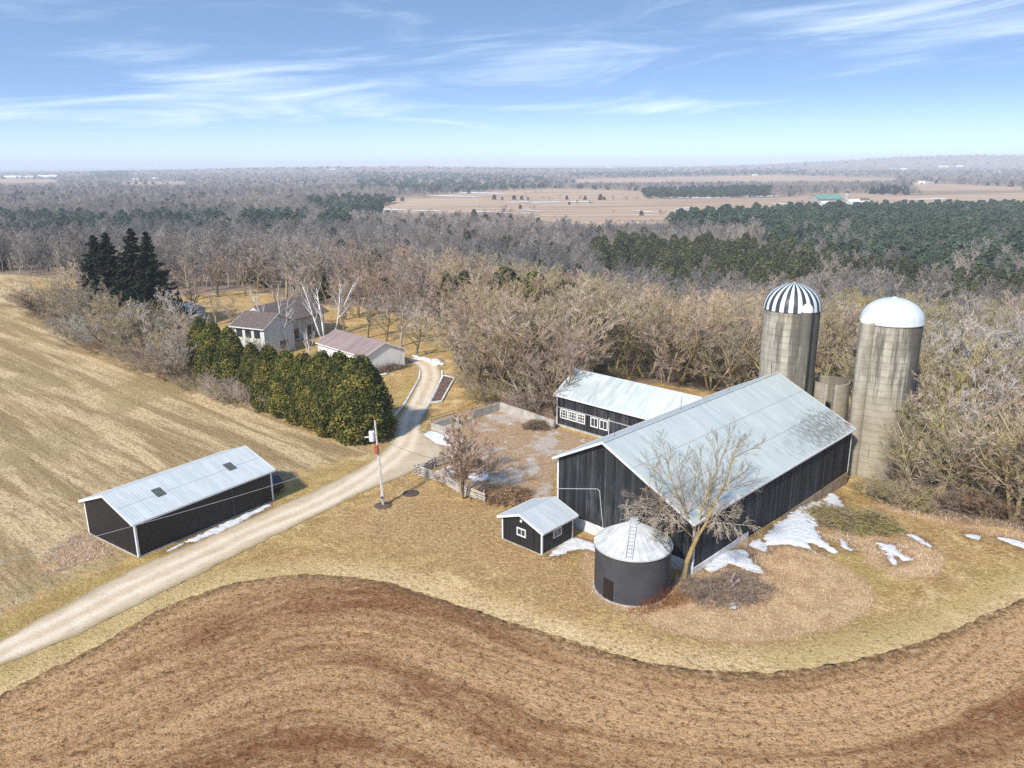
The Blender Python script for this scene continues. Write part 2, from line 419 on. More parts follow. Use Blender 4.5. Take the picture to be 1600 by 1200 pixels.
def mat_ground():
    mt, n = mat_new('ground'); v = n.obj()
    col, a, b, c, d = grass_base(n, v)
    # hay field on the left: cut straw in long streaks
    p0 = at(0, 595); p1 = at(160, 680); ang = math.atan2(p1[1] - p0[1], p1[0] - p0[0])
    hv = n.mapping(v, (0.035, 0.42, 1), (0, 0, -ang))
    nr = n.new('ShaderNodeMapping', vector_type='TEXTURE'); n.put(nr.inputs[0], v); nr.inputs['Rotation'].default_value = (0, 0, ang)
    rx, ry, rz = n.sep(nr.outputs[0])
    st = n.noise(n.comb(n.math('MULTIPLY', rx, 0.03), n.math('MULTIPLY', ry, 0.33), 0), 1.0, 6, 0.62, 0.5)
    st2 = n.noise(n.comb(n.math('MULTIPLY', rx, 0.09), n.math('MULTIPLY', ry, 1.5), 4), 1.0, 5, 0.65, 0.3)
    hay = n.mix(n.rng(st, 0.40, 0.60), (0.30, 0.205, 0.095), (0.64, 0.475, 0.265))
    hay = n.mix(n.math('MULTIPLY', n.rng(st2, 0.52, 0.72), 0.55), hay, (0.70, 0.55, 0.34))
    hay = n.mix(n.math('MULTIPLY', n.rng(st2, 0.46, 0.28), 0.7), hay, (0.20, 0.14, 0.065))
    hay = n.mix(n.math('MULTIPLY', n.rng(n.noise(v, 0.055, 4, 0.6, 0.8), 0.48, 0.62), 0.65), hay, (0.33, 0.25, 0.11))
    hay = n.mix(n.math('MULTIPLY', n.rng(c, 0.51, 0.36), 0.85), hay, (0.22, 0.15, 0.075))
    hay = n.mix(n.math('MULTIPLY', n.rng(d, 0.5, 0.68), 0.55), hay, (0.72, 0.58, 0.38))
    st3 = n.noise(n.comb(n.math('MULTIPLY', rx, 0.7), n.math('MULTIPLY', ry, 3.2), 8), 1.0, 4, 0.75, 0.6)
    hay = n.mix(n.math('MULTIPLY', n.rng(st3, 0.50, 0.36), 0.6), hay, (0.19, 0.125, 0.06))
    hay = n.mix(n.math('MULTIPLY', n.rng(n.noise(v, 0.16, 5, 0.7, 1.2), 0.55, 0.68), 0.5), hay, (0.30, 0.205, 0.10))
    edge = n.math('MULTIPLY', n.math('SUBTRACT', b, 0.5), 5.0)
    k = n.rng(n.math('ADD', n.attr('sd_hay'), edge), 0.9, -0.9)
    col = n.mix(k, col, hay)
    # reddish rank grass left uncut round the buildings
    pk = n.mix(n.rng(b, 0.35, 0.65), (0.44, 0.275, 0.145), (0.60, 0.41, 0.23))
    pk = n.mix(n.math('MULTIPLY', n.rng(c, 0.5, 0.72), 0.6), pk, (0.70, 0.52, 0.34))
    pk = n.mix(n.math('MULTIPLY', n.rng(c, 0.45, 0.3), 0.7), pk, (0.26, 0.15, 0.085))
    pk = n.mix(n.math('MULTIPLY', n.rng(d, 0.5, 0.33), 0.6), pk, (0.22, 0.125, 0.07))
    e2 = n.math('ADD', n.math('MULTIPLY', n.math('SUBTRACT', c, 0.5), 2.2), n.math('MULTIPLY', n.math('SUBTRACT', b, 0.5), 2.4))
    sdm = n.math('ADD', n.attr('sd_rank'), e2)
    col = n.mix(n.math('MULTIPLY', n.rng(sdm, 0.35, -0.45), 0.85), col, pk)
    lip = n.math('MULTIPLY', n.rng(n.math('ABSOLUTE', n.math('ADD', sdm, -0.05)), 0.38, 0.05), n.rng(b, 0.42, 0.6))
    col = n.mix(n.math('MULTIPLY', lip, 0.35), col, (0.085, 0.055, 0.03))
    # green-tinged verges
    kg = n.math('MULTIPLY', n.rng(n.math('ADD', n.attr('sd_green'), n.math('MULTIPLY', edge, 0.8)), 1.2, -1.6), n.rng(c, 0.36, 0.6))
    col = n.mix(n.math('MULTIPLY', kg, 0.6), col, n.mix(d, (0.25, 0.21, 0.045), (0.46, 0.37, 0.105)))
    wet = n.rng(n.math('ADD', n.attr('sd_snow'), n.math('MULTIPLY', n.math('SUBTRACT', c, 0.5), 1.6)), 1.0, -0.1)
    col = n.mix(n.math('MULTIPLY', wet, 0.6), col, (0.13, 0.08, 0.045))
    # leaf litter under the woods
    lit = n.mix(n.rng(c, 0.35, 0.65), (0.15, 0.105, 0.075), (0.33, 0.24, 0.165))
    lit = n.mix(n.math('MULTIPLY', n.rng(b, 0.5, 0.7), 0.6), lit, (0.30, 0.21, 0.13))
    kl = n.rng(n.math('ADD', n.attr('sd_wood'), n.math('MULTIPLY', edge, 0.9)), 1.2, -1.2)
    col = n.mix(kl, col, lit)
    # distant open fields
    fa = n.noise(v, 0.012, 4, 0.6); fb = n.noise(n.mapping(v, (0.004, 0.05, 1)), 1.0, 4, 0.6)
    ff = n.mix(n.rng(fb, 0.38, 0.62), (0.27, 0.185, 0.125), (0.44, 0.32, 0.22))
    ff = n.mix(n.math('MULTIPLY', n.rng(fa, 0.5, 0.65), 0.5), ff, (0.36, 0.28, 0.17))
    col = n.mix(n.rng(n.math('ADD', n.attr('sd_far'), n.math('MULTIPLY', edge, 2.0)), 6.0, -6.0), col, ff)
    col = n.mix(1.0, col, (1.17, 1.17, 1.17), 'MULTIPLY')
    h = n.math('ADD', n.math('MULTIPLY', c, 1.0), n.math('MULTIPLY', d, 0.5))
    finish(n, col, 0.95, n.bump(h, 0.30), 0, 0.1); return mt

def mat_crop():
    mt, n = mat_new('crop_field'); v = n.obj(); x, y, z = n.sep(v)
    s = n.attr('sd')
    # furrow-like swathes that follow the edge of the field
    wob = n.noise(v, 0.05, 3, 0.5)
    sv = n.math('ADD', n.attr('swath'), n.math('MULTIPLY', wob, 4.0))
    b1 = n.noise(n.comb(n.math('MULTIPLY', sv, 0.30), n.math('MULTIPLY', x, 0.018), n.math('MULTIPLY', y, 0.018)), 1.0, 4, 0.6, 0.2)
    b2 = n.noise(n.comb(n.math('MULTIPLY', sv, 1.2), n.math('MULTIPLY', x, 0.12), n.math('MULTIPLY', y, 0.12)), 1.0, 5, 0.65, 0.2)
    b3 = n.noise(n.comb(n.math('MULTIPLY', sv, 4.5), n.math('MULTIPLY', x, 0.9), n.math('MULTIPLY', y, 0.9)), 1.0, 3, 0.6)
    c = n.noise(v, 2.1, 6, 0.8, 0.4); d = n.noise(v, 6.0, 3, 0.7); pat = n.noise(v, 0.22, 4, 0.6)
    k = n.math('ADD', n.math('ADD', n.math('MULTIPLY', b1, 0.95), n.math('MULTIPLY', b2, 0.28)), n.math('MULTIPLY', pat, 0.16))
    col = n.mix(n.rng(k, 0.54, 0.80), (0.30, 0.135, 0.058), (0.70, 0.43, 0.21))
    col = n.mix(n.math('MULTIPLY', n.math('MULTIPLY', n.rng(c, 0.51, 0.66), 0.9), n.rng(k, 0.50, 0.82, 0.35, 1.0)), col, (0.72, 0.48, 0.275))
    col = n.mix(n.math('MULTIPLY', n.rng(c, 0.49, 0.34), 0.85), col, (0.105, 0.043, 0.017))
    col = n.mix(n.math('MULTIPLY', n.rng(d, 0.5, 0.32), 0.75), col, (0.12, 0.056, 0.024))
    col = n.mix(n.math('MULTIPLY', n.rng(b3, 0.56, 0.74), 0.4), col, (0.78, 0.60, 0.38))
    rows = n.math('SINE', n.math('ADD', n.math('MULTIPLY', sv, 2 * math.pi / 0.78), n.math('MULTIPLY', c, 4.0)))
    col = n.mix(n.math('MULTIPLY', n.rng(rows, 0.2, 1.0), n.math('MULTIPLY', n.rng(b2, 0.42, 0.6), 0.30)), col, (0.13, 0.06, 0.026))
    # darker soil along the outer edge
    col = n.mix(n.math('MULTIPLY', n.rng(s, -1.6, -0.1), n.rng(c, 0.62, 0.4)), col, (0.17, 0.105, 0.045))
    h = n.math('ADD', n.math('MULTIPLY', c, 1.0), n.math('ADD', n.math('MULTIPLY', d, 0.6), n.math('MULTIPLY', b3, 0.5)))
    finish(n, col, 0.95, n.bump(h, 0.35), 0, 0.1); return mt

def mat_gravel():
    mt, n = mat_new('gravel'); v = n.obj(); s = n.attr('sd'); cl = n.attr('lane')
    a = n.noise(v, 0.5, 4, 0.6); b = n.noise(v, 4.0, 5, 0.75); d = n.noise(v, 14.0, 2, 0.7)
    col = n.mix(n.rng(a, 0.35, 0.65), (0.54, 0.42, 0.285), (0.66, 0.535, 0.385))
    # wheel tracks: packed paler gravel either side of a faint middle
    tr = n.rng(n.math('ABSOLUTE', n.math('SUBTRACT', n.math('ABSOLUTE', cl), 0.8)), 0.55, 0.1)
    col = n.mix(n.math('MULTIPLY', tr, 0.65), col, (0.72, 0.63, 0.49))
    mid = n.math('MULTIPLY', n.rng(n.math('ADD', n.math('ABSOLUTE', cl), n.math('MULTIPLY', n.math('SUBTRACT', b, 0.5), 0.8)), 0.32, 0.05), n.rng(a, 0.42, 0.58))
    col = n.mix(n.math('MULTIPLY', mid, 0.38), col, (0.40, 0.30, 0.18))
    col = n.mix(n.math('MULTIPLY', n.rng(n.math('ABSOLUTE', cl), 1.15, 1.9), 0.45), col, (0.42, 0.33, 0.225))
    col = n.mix(n.math('MULTIPLY', n.rng(b, 0.5, 0.3), 0.35), col, (0.28, 0.22, 0.15))
    col = n.mix(n.math('MULTIPLY', n.rng(d, 0.55, 0.72), 0.3), col, (0.64, 0.57, 0.47))
    # grass creeping in from the sides
    k = n.rng(n.math('ADD', s, n.math('MULTIPLY', n.math('SUBTRACT', b, 0.5), 1.6)), -0.75, 0.05)
    col = n.mix(n.math('MULTIPLY', k, 0.85), col, n.mix(b, (0.17, 0.13, 0.06), (0.40, 0.31, 0.16)))
    finish(n, col, 0.95, n.bump(n.math('ADD', b, d), 0.04), 0, 0.15); return mt

def mat_yard():
    mt, n = mat_new('barnyard'); v = n.obj(); s = n.attr('sd')
    a = n.noise(v, 0.16, 5, 0.65, 0.6); b = n.noise(v, 0.8, 5, 0.7, 0.3); c = n.noise(v, 4.0, 5, 0.75)
    col = n.mix(n.rng(c, 0.35, 0.65), (0.25, 0.155, 0.085), (0.47, 0.33, 0.20))
    col = n.mix(n.math('MULTIPLY', n.rng(n.math('ADD', a, n.math('MULTIPLY', b, 0.3)), 0.64, 0.73), 0.6), col,
                n.mix(n.rng(c, 0.3, 0.7), (0.36, 0.34, 0.32), (0.56, 0.54, 0.51)))
    col = n.mix(n.math('MULTIPLY', n.rng(b, 0.6, 0.68), 0.6), col, (0.62, 0.58, 0.53))
    col = n.mix(n.math('MULTIPLY', n.rng(b, 0.42, 0.3), 0.6), col, (0.15, 0.11, 0.05))
    k = n.rng(n.math('ADD', s, n.math('MULTIPLY', n.math('SUBTRACT', b, 0.5), 2.5)), -0.8, 0.2)
    col = n.mix(k, col, n.mix(c, (0.16, 0.105, 0.05), (0.44, 0.32, 0.17)))
    finish(n, col, 0.92, n.bump(c, 0.1), 0, 0.2); return mt


# ------------------------------------------------------------------ layout outlines (photo pixels -> ground)
CROP_TOP = [(-160, 1190), (0, 1088), (70, 1050), (140, 1017), (250, 952), (330, 922), (400, 905), (500, 898), (600, 910), (700, 940), (800, 972), (900, 1003),
            (1000, 1032), (1100, 1047), (1200, 1050), (1300, 1038), (1400, 1015), (1500, 978), (1600, 934), (1760, 860)]
crop_poly = np.vstack([smooth([xy(*p) for p in CROP_TOP], 6), [(80, 60), (80, 6), (-75, 6), (-75, 28)]])
DRIVE_L = [(-120, 1062), (0, 1000), (100, 946), (200, 893), (300, 850), (400, 806), (480, 771), (550, 737), (590, 712), (612, 686), (619, 660), (630, 640), (648, 604), (654, 584), (646, 569), (634, 562)]
DRIVE_R = [(655, 556), (682, 569), (691, 582), (689, 600), (677, 626), (664, 650), (658, 668), (668, 682), (690, 697), (692, 712), (664, 728), (630, 744), (570, 768), (500, 803), (400, 852), (300, 903), (200, 953), (100, 1002), (0, 1042), (-120, 1104)]
drive_poly = np.vstack([smooth([xy(*p) for p in DRIVE_L], 5), smooth([xy(*p) for p in DRIVE_R], 5)])
lane_line = smooth([xy(*p) for p in [(-120, 1084), (0, 1021), (100, 974), (200, 923), (300, 877), (400, 829), (500, 787), (560, 754), (610, 718), (636, 690), (645, 650), (662, 615), (672, 590), (668, 572), (650, 560)]], 6)
yard_poly = pxpoly([(668, 680), (680, 655), (712, 646), (780, 634), (862, 668), (930, 690), (880, 712), (866, 760), (858, 800), (800, 786), (752, 770), (700, 742), (690, 715)], 4)
hay_poly = np.vstack([smooth([xy(*p) for p in [(600, 700), (520, 690), (440, 655), (370, 622), (300, 590), (230, 560), (140, 530), (95, 500), (40, 476), (60, 440), (44, 431)]], 4),
                      [(-180, 275), (-900, 300), (-900, 40), (-120, 30)],
                      smooth([xy(*p) for p in [(-200, 1080), (0, 965), (100, 910), (190, 880), (300, 800), (440, 745)]], 4)])
rank_a = pxpoly([(905, 870), (925, 930), (985, 965), (1050, 990), (1130, 1003), (1230, 1000), (1320, 978), (1362, 950), (1366, 925), (1345, 900), (1300, 872), (1265, 855), (1200, 845), (1140, 850), (1085, 895), (1040, 890), (940, 850)], 4)
rank_b = pxpoly([(1345, 862), (1352, 880), (1390, 898), (1440, 905), (1472, 890), (1474, 868), (1440, 842), (1395, 822), (1330, 780), (1260, 790), (1270, 830)], 4)
rank_c = pxpoly([(90, 895), (160, 870), (212, 872), (160, 850), (138, 832), (110, 840), (70, 870), (60, 900)], 4)
rank_d = pxpoly([(470, 660), (560, 690), (600, 690), (590, 668), (480, 630), (380, 600), (350, 600)], 4)
rank_e = pxpoly([(1360, 775), (1480, 815), (1610, 850), (1800, 900), (1800, 870), (1600, 812), (1440, 770)], 4)
green_l = [smooth([xy(*p) for p in q], 4) for q in (
    [(0, 985), (100, 930), (215, 880), (330, 835), (450, 770), (540, 725)], [(-50, 1085), (100, 1015), (250, 945), (380, 900), (480, 895)],
    [(620, 640), (650, 590)], [(700, 545), (640, 515), (590, 500)], [(1560, 905), (1600, 900)], [(1220, 1035), (1420, 985), (1560, 915)], [(1380, 920), (1320, 860)])]
worn_poly = pxpoly([(650, 762), (760, 800), (860, 868), (925, 930), (860, 940), (720, 890), (600, 850), (520, 830), (580, 795)], 4)
OPEN = [(-400, 428), (20, 428), (45, 431), (150, 441), (280, 463), (400, 452), (470, 476), (560, 479), (640, 490), (700, 500), (712, 520), (708, 560), (722, 600), (748, 628), (790, 634),
        (866, 668), (874, 640), (940, 600), (1060, 595), (1190, 590), (1285, 640), (1330, 690), (1372, 765), (1440, 790), (1520, 808), (1610, 828), (1900, 890), (2300, 1300), (-400, 1300)]
open_poly = np.array([xy(*p) for p in OPEN])
# far open land, outlined at valley level
FARPX = [[(556, 331), (690, 303), (860, 293), (1000, 297), (1010, 309), (1206, 307), (1330, 300), (1420, 304), (1610, 299), (1700, 305), (1700, 316), (1420, 318), (1230, 321), (1130, 327), (1050, 333), (1045, 346), (935, 352), (870, 344), (770, 331), (690, 334)],
         [(1060, 440), (1080, 432), (1180, 440), (1190, 450), (1110, 446)], [(1500, 480), (1640, 492), (1640, 500), (1500, 490)],
         [(900, 279), (1200, 273), (1400, 277), (1400, 281), (1100, 283), (900, 284)], [(1420, 284), (1620, 292), (1620, 296), (1440, 297)],
         [(600, 310), (660, 306), (660, 313), (600, 316)], [(-50, 280), (90, 281), (90, 285), (-50, 286)], [(190, 284), (290, 283), (290, 287), (190, 287)]]
far_polys = [np.array([xy(*p, -22) for p in q]) for q in FARPX]

TRACKS = [[(700, 716), (730, 770), (770, 815), (840, 875), (920, 945), (1030, 1000), (1180, 1022), (1330, 1000), (1450, 950), (1540, 890)], [(712, 712), (745, 764), (788, 806), (858, 862), (930, 925), (1035, 982), (1180, 1006), (1320, 985), (1430, 938), (1515, 880)],
          [(560, 770), (640, 800), (740, 830), (800, 800)], [(600, 745), (700, 790), (790, 845)]]
track_l = [smooth([xy(*p) for p in q], 5) for q in TRACKS]
SN = [([(1283, 768), (1287, 785), (1295, 799), (1278, 810), (1281, 838), (1307, 860), (1298, 863), (1282, 853), (1264, 850), (1274, 864), (1248, 853), (1215, 851), (1195, 850), (1200, 832), (1225, 808), (1250, 785)], .16, 'largest white snow patch beside the long barn wall'),
      ([(1298, 752), (1312, 757), (1320, 775), (1345, 795), (1361, 806), (1335, 800), (1315, 790), (1292, 780), (1290, 765)], .12, 'long snow patch above the olive branch heap'),
      ([(1110, 878), (1130, 862), (1160, 858), (1170, 868), (1180, 880), (1192, 893), (1165, 891), (1140, 882), (1120, 893), (1100, 890)], .12, 'snow patch at the barn corner behind the bare tree'),
      ([(1172, 851), (1185, 842), (1200, 852), (1196, 862), (1180, 858)], .1, 'small snow patch between the two biggest by the barn'),
      ([(1370, 846), (1382, 848), (1395, 849), (1410, 866), (1426, 874), (1412, 877), (1400, 869), (1402, 880), (1390, 879), (1385, 864), (1378, 856)], .1, 'forked snow patch on the uncut bank right of the branch heap'),
      ([(1417, 831), (1430, 833), (1450, 847), (1453, 853), (1435, 846)], .08, 'narrow snow streak at the top of the uncut bank'),
      ([(1313, 840), (1318, 842), (1326, 853), (1336, 858), (1328, 861), (1316, 851)], .08, 'small snow streak just below the olive branch heap'),
      ([(1556, 836), (1580, 839), (1612, 852), (1650, 870), (1612, 861), (1572, 846)], .1, 'snow streak under the trees at the right edge'),
      ([(1506, 832), (1520, 830), (1534, 838), (1525, 841)], .07, 'tiny snow streak left of the one at the right edge'),
      ([(661, 679), (677, 674), (689, 678), (705, 681), (723, 689), (738, 696), (720, 701), (687, 694), (673, 688)], .14, 'snow bank between the driveway and the barnyard'),
      ([(858, 868), (878, 850), (898, 841), (922, 848), (932, 861), (905, 857), (878, 866)], .1, 'snow in the corner between the small shed and the barn'),
      ([(263, 859), (284, 849), (287, 851), (268, 861)], .06, 'short snow scrap at the foot of the long shed'),
      ([(291, 846), (320, 832), (350, 818), (385, 803), (418, 788), (419, 793), (395, 805), (370, 819), (340, 833), (300, 848)], .1, 'long thin snow strip along the foot of the long shed'),
      ([(677, 738), (712, 727), (728, 734), (705, 745), (685, 748)], .12, 'snow behind the rail fence corner'), ([(730, 742), (756, 736), (765, 746), (745, 752)], .08, 'snow scrap beside the loose pinkish yard bush'),
      ([(586, 584), (603, 579), (613, 579), (600, 586)], .06, 'snow scrap at the foot of the garage hedge'),
      ([(1141, 944), (1146, 940), (1151, 946), (1146, 950)], .06, 'tiny snow scrap in the brambles by the bin'), ([(672, 563), (684, 560), (690, 568), (678, 572)], .15, 'snow heap on the white boulders at the driveway bend')]

# ------------------------------------------------------------------ ground: one sheet to the horizon
def axis(lo, hi, step, far, grow):
    c = list(np.arange(lo, hi + 1e-6, step)); s_ = step; a = hi; b = lo; hi_l = []; lo_l = []
    while a < far: s_ *= grow; a += s_; hi_l.append(a)
    s_ = step
    while b > -far: s_ *= grow; b -= s_; lo_l.append(b)
    return np.array(lo_l[::-1] + c + hi_l)
gxs = axis(-80, 80, 1.0, 26000, 1.055); gys = axis(20, 170, 1.0, 26000, 1.045)
gys = gys[gys > -6000]
GX, GY = np.meshgrid(gxs, gys); nx, ny = len(gxs), len(gys)
gxf, gyf = GX.ravel(), GY.ravel()
gidx = np.arange(nx * ny).reshape(ny, nx)
gfaces = np.stack([gidx[:-1, :-1], gidx[:-1, 1:], gidx[1:, 1:], gidx[1:, :-1]], -1).reshape(-1, 4)
sd_far = np.full(gxf.shape, 1e4)
for q in far_polys: sd_far = np.minimum(sd_far, sdf(gxf, gyf, q))
sd_rank = np.full(gxf.shape, 1e4)
for q in (rank_a, rank_b, rank_c, rank_d, rank_e): sd_rank = np.minimum(sd_rank, sdf(gxf, gyf, q))
sd_green = np.full(gxf.shape, 1e4)
for q in green_l: sd_green = np.minimum(sd_green, segdist(gxf, gyf, q, False) - 1.3)
sd_track = np.full(gxf.shape, 50.0); sd_snow = np.full(gxf.shape, 50.0)
for q in track_l: sd_track = np.minimum(sd_track, segdist(gxf, gyf, q, False))
for q, h_, lb in SN: sd_snow = np.minimum(sd_snow, sdf(gxf, gyf, pxpoly(q, 3)))
gme = np_mesh('ground', np.stack([gxf, gyf, terrain(gxf, gyf)], 1), gfaces, [mat_ground()],
              attrs=dict(sd_hay=sdf(gxf, gyf, hay_poly), sd_wood=-sdf(gxf, gyf, open_poly), sd_far=sd_far, sd_rank=sd_rank, sd_track=sd_track, sd_snow=sd_snow, sd_green=sd_green, sd_crop=np.clip(sdf(gxf, gyf, crop_poly), -50, 50), sd_worn=np.clip(sdf(gxf, gyf, worn_poly), -50, 50)), shade=True)
struct(link('ground', gme))

def zone(name, poly, mat, res, z, jit=0.25, jf=1.0, height=None, extra=None, kind='structure', seed=1, shade=True):
    """a sheet lying on the ground whose ragged outline follows poly; height(sd) lifts it into a mound"""
    lo = poly.min(0) - 2 * res; hi = poly.max(0) + 2 * res
    xs = np.arange(lo[0], hi[0], res); ys = np.arange(lo[1], hi[1], res)
    X, Y = np.meshgrid(xs, ys); s_ = sdf(X.ravel(), Y.ravel(), poly).reshape(X.shape) + jit * 2 * fbm(X * jf, Y * jf, seed)
    gy_, gx_ = np.gradient(s_, res); g2 = gx_ ** 2 + gy_ ** 2 + 1e-6
    ins = s_ < 0
    f = ins[:-1, :-1] | ins[:-1, 1:] | ins[1:, :-1] | ins[1:, 1:]
    mv = np.where(~ins, np.clip(s_, 0, 1.5 * res) / np.maximum(g2, 0.25), 0)
    X = X - mv * gx_; Y = Y - mv * gy_; s2 = np.where(ins, s_, 0.0)
    idx = np.arange(X.size).reshape(X.shape)
    F = np.stack([idx[:-1, :-1], idx[:-1, 1:], idx[1:, 1:], idx[1:, :-1]], -1)[f]
    used = np.unique(F); remap = np.full(X.size, -1); remap[used] = np.arange(len(used)); F = remap[F]
    xv, yv, sv = X.ravel()[used], Y.ravel()[used], s2.ravel()[used]
    zz = terrain(xv, yv) + z + (height(sv, xv, yv) if height else 0)
    at_ = dict(sd=sv)
    if extra: at_.update({k: fn(xv, yv) for k, fn in extra.items()})
    o = link(name, np_mesh(name, np.stack([xv, yv, zz], 1), F, [mat], attrs=at_, shade=shade))
    return struct(o, kind) if kind else o

crop_edge = smooth([xy(*p) for p in CROP_TOP], 3)
def swath(x, y):
    acc = np.zeros(x.shape)
    for p in crop_edge: acc += np.exp(-.22 * np.hypot(x - p[0], y - p[1]))
    return np.log(acc + 1e-12) / .22
zone('crop_field', crop_poly, mat_crop(), 0.33, 0.015, 0.30, 1.6, height=lambda s_, x, y: 0.05 * np.clip(-s_, 0, 1), extra=dict(swath=swath))
def lane_off(x, y):
    d = np.full(x.shape, 1e9); sg = np.zeros(x.shape)
    for i in range(len(lane_line) - 1):
        a = lane_line[i]; b = lane_line[i + 1]; ab = b - a
        t = np.clip(((x - a[0]) * ab[0] + (y - a[1]) * ab[1]) / (ab @ ab), 0, 1)
        q = np.hypot(x - a[0] - t * ab[0], y - a[1] - t * ab[1]); c = q < d
        d = np.where(c, q, d)
    return d
zone('gravel_driveway', drive_poly, mat_gravel(), 0.3, 0.03, 0.25, 1.2, height=lambda s_, x, y: 0.03 * np.clip(-s_, 0, 1), extra=dict(lane=lane_off))
zone('barnyard', yard_poly, mat_yard(), 0.4, 0.02, 0.6, 0.6)


# ------------------------------------------------------------------ buildings
def frame_of(F, th):
    a = np.array([math.cos(th), math.sin(th)]); b = np.array([-a[1], a[0]]); return np.array(F), a, b
def plane_hit(F, th, px, py, s=None, t=None):
    """local (s, t, z) where the sight line through a pixel meets the wall plane s = const or t = const"""
    F, a, b = frame_of(F, th); d = ray(px, py); n = a if s is not None else b; k = s if s is not None else t
    lam = (k - (CPOS[:2] - F) @ n) / (d[:2] @ n); p = CPOS + d * lam
    return float((p[:2] - F) @ a), float((p[:2] - F) @ b), float(p[2])
G0 = lambda u, v, w: (-w, u, v)           # wall on s = 0: u = t, v = z, w outward
def T0(u, v, w): return (u, -w, v)        # wall on t = 0: u = s
def wbox(mb, fn, u0, u1, v0, v1, w0, w1):
    k = len(mb.v)
    for q in ((u0, v0, w0), (u1, v0, w0), (u1, v1, w0), (u0, v1, w0), (u0, v0, w1), (u1, v0, w1), (u1, v1, w1), (u0, v1, w1)): mb.v.append(tuple(map(float, fn(*q))))
    mb.f += [tuple(k + i for i in q) for q in ((0, 3, 2, 1), (4, 5, 6, 7), (0, 1, 5, 4), (1, 2, 6, 5), (2, 3, 7, 6), (3, 0, 4, 7))]
    return mb
def window(parent, fn, u0, u1, v0, v1, cols=2, rows=1, fw=0.11, mat=None):
    mat = mat or WHITE
    g = wbox(MB(), fn, u0 + fw * .5, u1 - fw * .5, v0 + fw * .5, v1 - fw * .5, 0.004, 0.02).build('pane', GLASS)
    f = MB()
    wbox(f, fn, u0, u1, v0, v0 + fw, 0.0, 0.07); wbox(f, fn, u0, u1, v1 - fw, v1, 0.0, 0.07)
    wbox(f, fn, u0, u0 + fw, v0 + fw, v1 - fw, 0.0, 0.065); wbox(f, fn, u1 - fw, u1, v0 + fw, v1 - fw, 0.0, 0.065)
    mt = fw * 0.5
    for i in range(1, cols):
        u = u0 + (u1 - u0) * i / cols; wbox(f, fn, u - mt / 2, u + mt / 2, v0 + fw, v1 - fw, 0.021, 0.05)
    for j in range(1, rows):
        v = v0 + (v1 - v0) * j / rows; wbox(f, fn, u0 + fw, u1 - fw, v - mt / 2, v + mt / 2, 0.021, 0.047)
    fo = f.build('window', mat, parent); g.parent = fo; return fo

def gable_shell(root, W, L, hr, hl, tr, hp, wallm, roofm, trimm, og=0.4, oe=0.3, zb=-0.3, corner=0.14, og2=None, thick=0.12, gutter=True):
    og2 = og if og2 is None else og2
    def zr(t): return hr + (hp - hr) * t / tr if t <= tr else hl + (hp - hl) * (W - t) / (W - tr)
    fn = lambda u, v, w_: (w_, u, v)
    MB().extrude([(0, zb), (W, zb), (W, hl), (tr, hp), (0, hr)], 0, L, fn).build('wall', wallm, root)
    a, b = -oe, W + oe; e = 0.006
    MB().extrude([(a, zr(a) + e), (tr, hp + e), (b, zr(b) + e), (b, zr(b) + thick), (tr, hp + thick), (a, zr(a) + thick)], -og, L + og2, fn).build('roof', roofm, root)
    d = 0.22
    for s0, s1 in ((-og - 0.04, -og - 0.002), (L + og2 + 0.002, L + og2 + 0.04)):
        for e_ in (a, b):
            MB().extrude([(e_, zr(e_) + thick + .012 - d), (tr, hp + thick + .012 - d), (tr, hp + thick + .012), (e_, zr(e_) + thick + .012)], s0, s1, fn).build('fascia', trimm, root)
    if gutter:
        MB().box((-og, a - 0.10, zr(a) - 0.06), (L + og2, a - 0.004, zr(a) + thick - 0.02)).build('gutter', trimm, root)
        MB().box((-og, b + 0.004, zr(b) - 0.06), (L + og2, b + 0.10, zr(b) + thick - 0.02)).build('gutter', trimm, root)
    if corner:
        c = corner; q = 0.03
        for (s_, t_, h_, ds, dt) in ((0, 0, hr, 1, 1), (L, 0, hr, -1, 1), (0, W, hl, 1, -1), (L, W, hl, -1, -1)):
            k = MB(); x0, x1 = sorted((s_ - ds * q, s_ + ds * c)); y0, y1 = sorted((t_ - dt * q, t_ + dt * c))
            k.box((x0, y0, zb), (x1, y1, h_ - 0.02)); k.build('corner_trim', trimm, root)
    return zr

# --- main barn
BF, BTH = (14.41, 56.35), 0.79
BW, BL, BHR, BHL, BTR, BHP = 14.48, 30.72, 4.67, 6.30, 9.06, 9.10
ROOF_BARN = mat_metal_roof('barn_roof_metal', (0.42, 0.475, 0.455), (0.50, 0.55, 0.525), seam_t=(2.9, 5.9), seam_s=(17.2,),
                           stain=[(27.0, 1.3, 8.0, 3.6, (0.10, 0.085, 0.075), 0.75, 3.2), (30.2, 0.6, 1.3, 0.9, (0.20, 0.07, 0.02), 1.0, 1.0), (24.0, 1.4, 10.0, 3.0, (0.20, 0.21, 0.21), 0.45, 2.0)])
barn = thing('main_barn', 'large black barn with wide pale metal roof, lightning rods and bare tree before its corner', 'barn', (*BF, 0), BTH)
gable_shell(barn, BW, BL, BHR, BHL, BTR, BHP, BLACKWOOD, ROOF_BARN, WHITE, og=0.5, oe=0.18, zb=-3.0, og2=0.4)
fb = MB()
fb.box((-0.07, -0.07, -3.0), (-0.002, BW + 0.07, 1.05)); fb.box((0.0, -0.07, -3.0), (9.0, -0.002, 0.55)); fb.build('foundation', WHITEWASH, barn)
MB().box((9.002, -0.05, -3.0), (BL, -0.002, -0.15)).build('footing', mat_speckle('earthy_concrete', (0.20, 0.15, 0.10), (0.36, 0.29, 0.21), 1.5, .95), barn)
tk = MB()
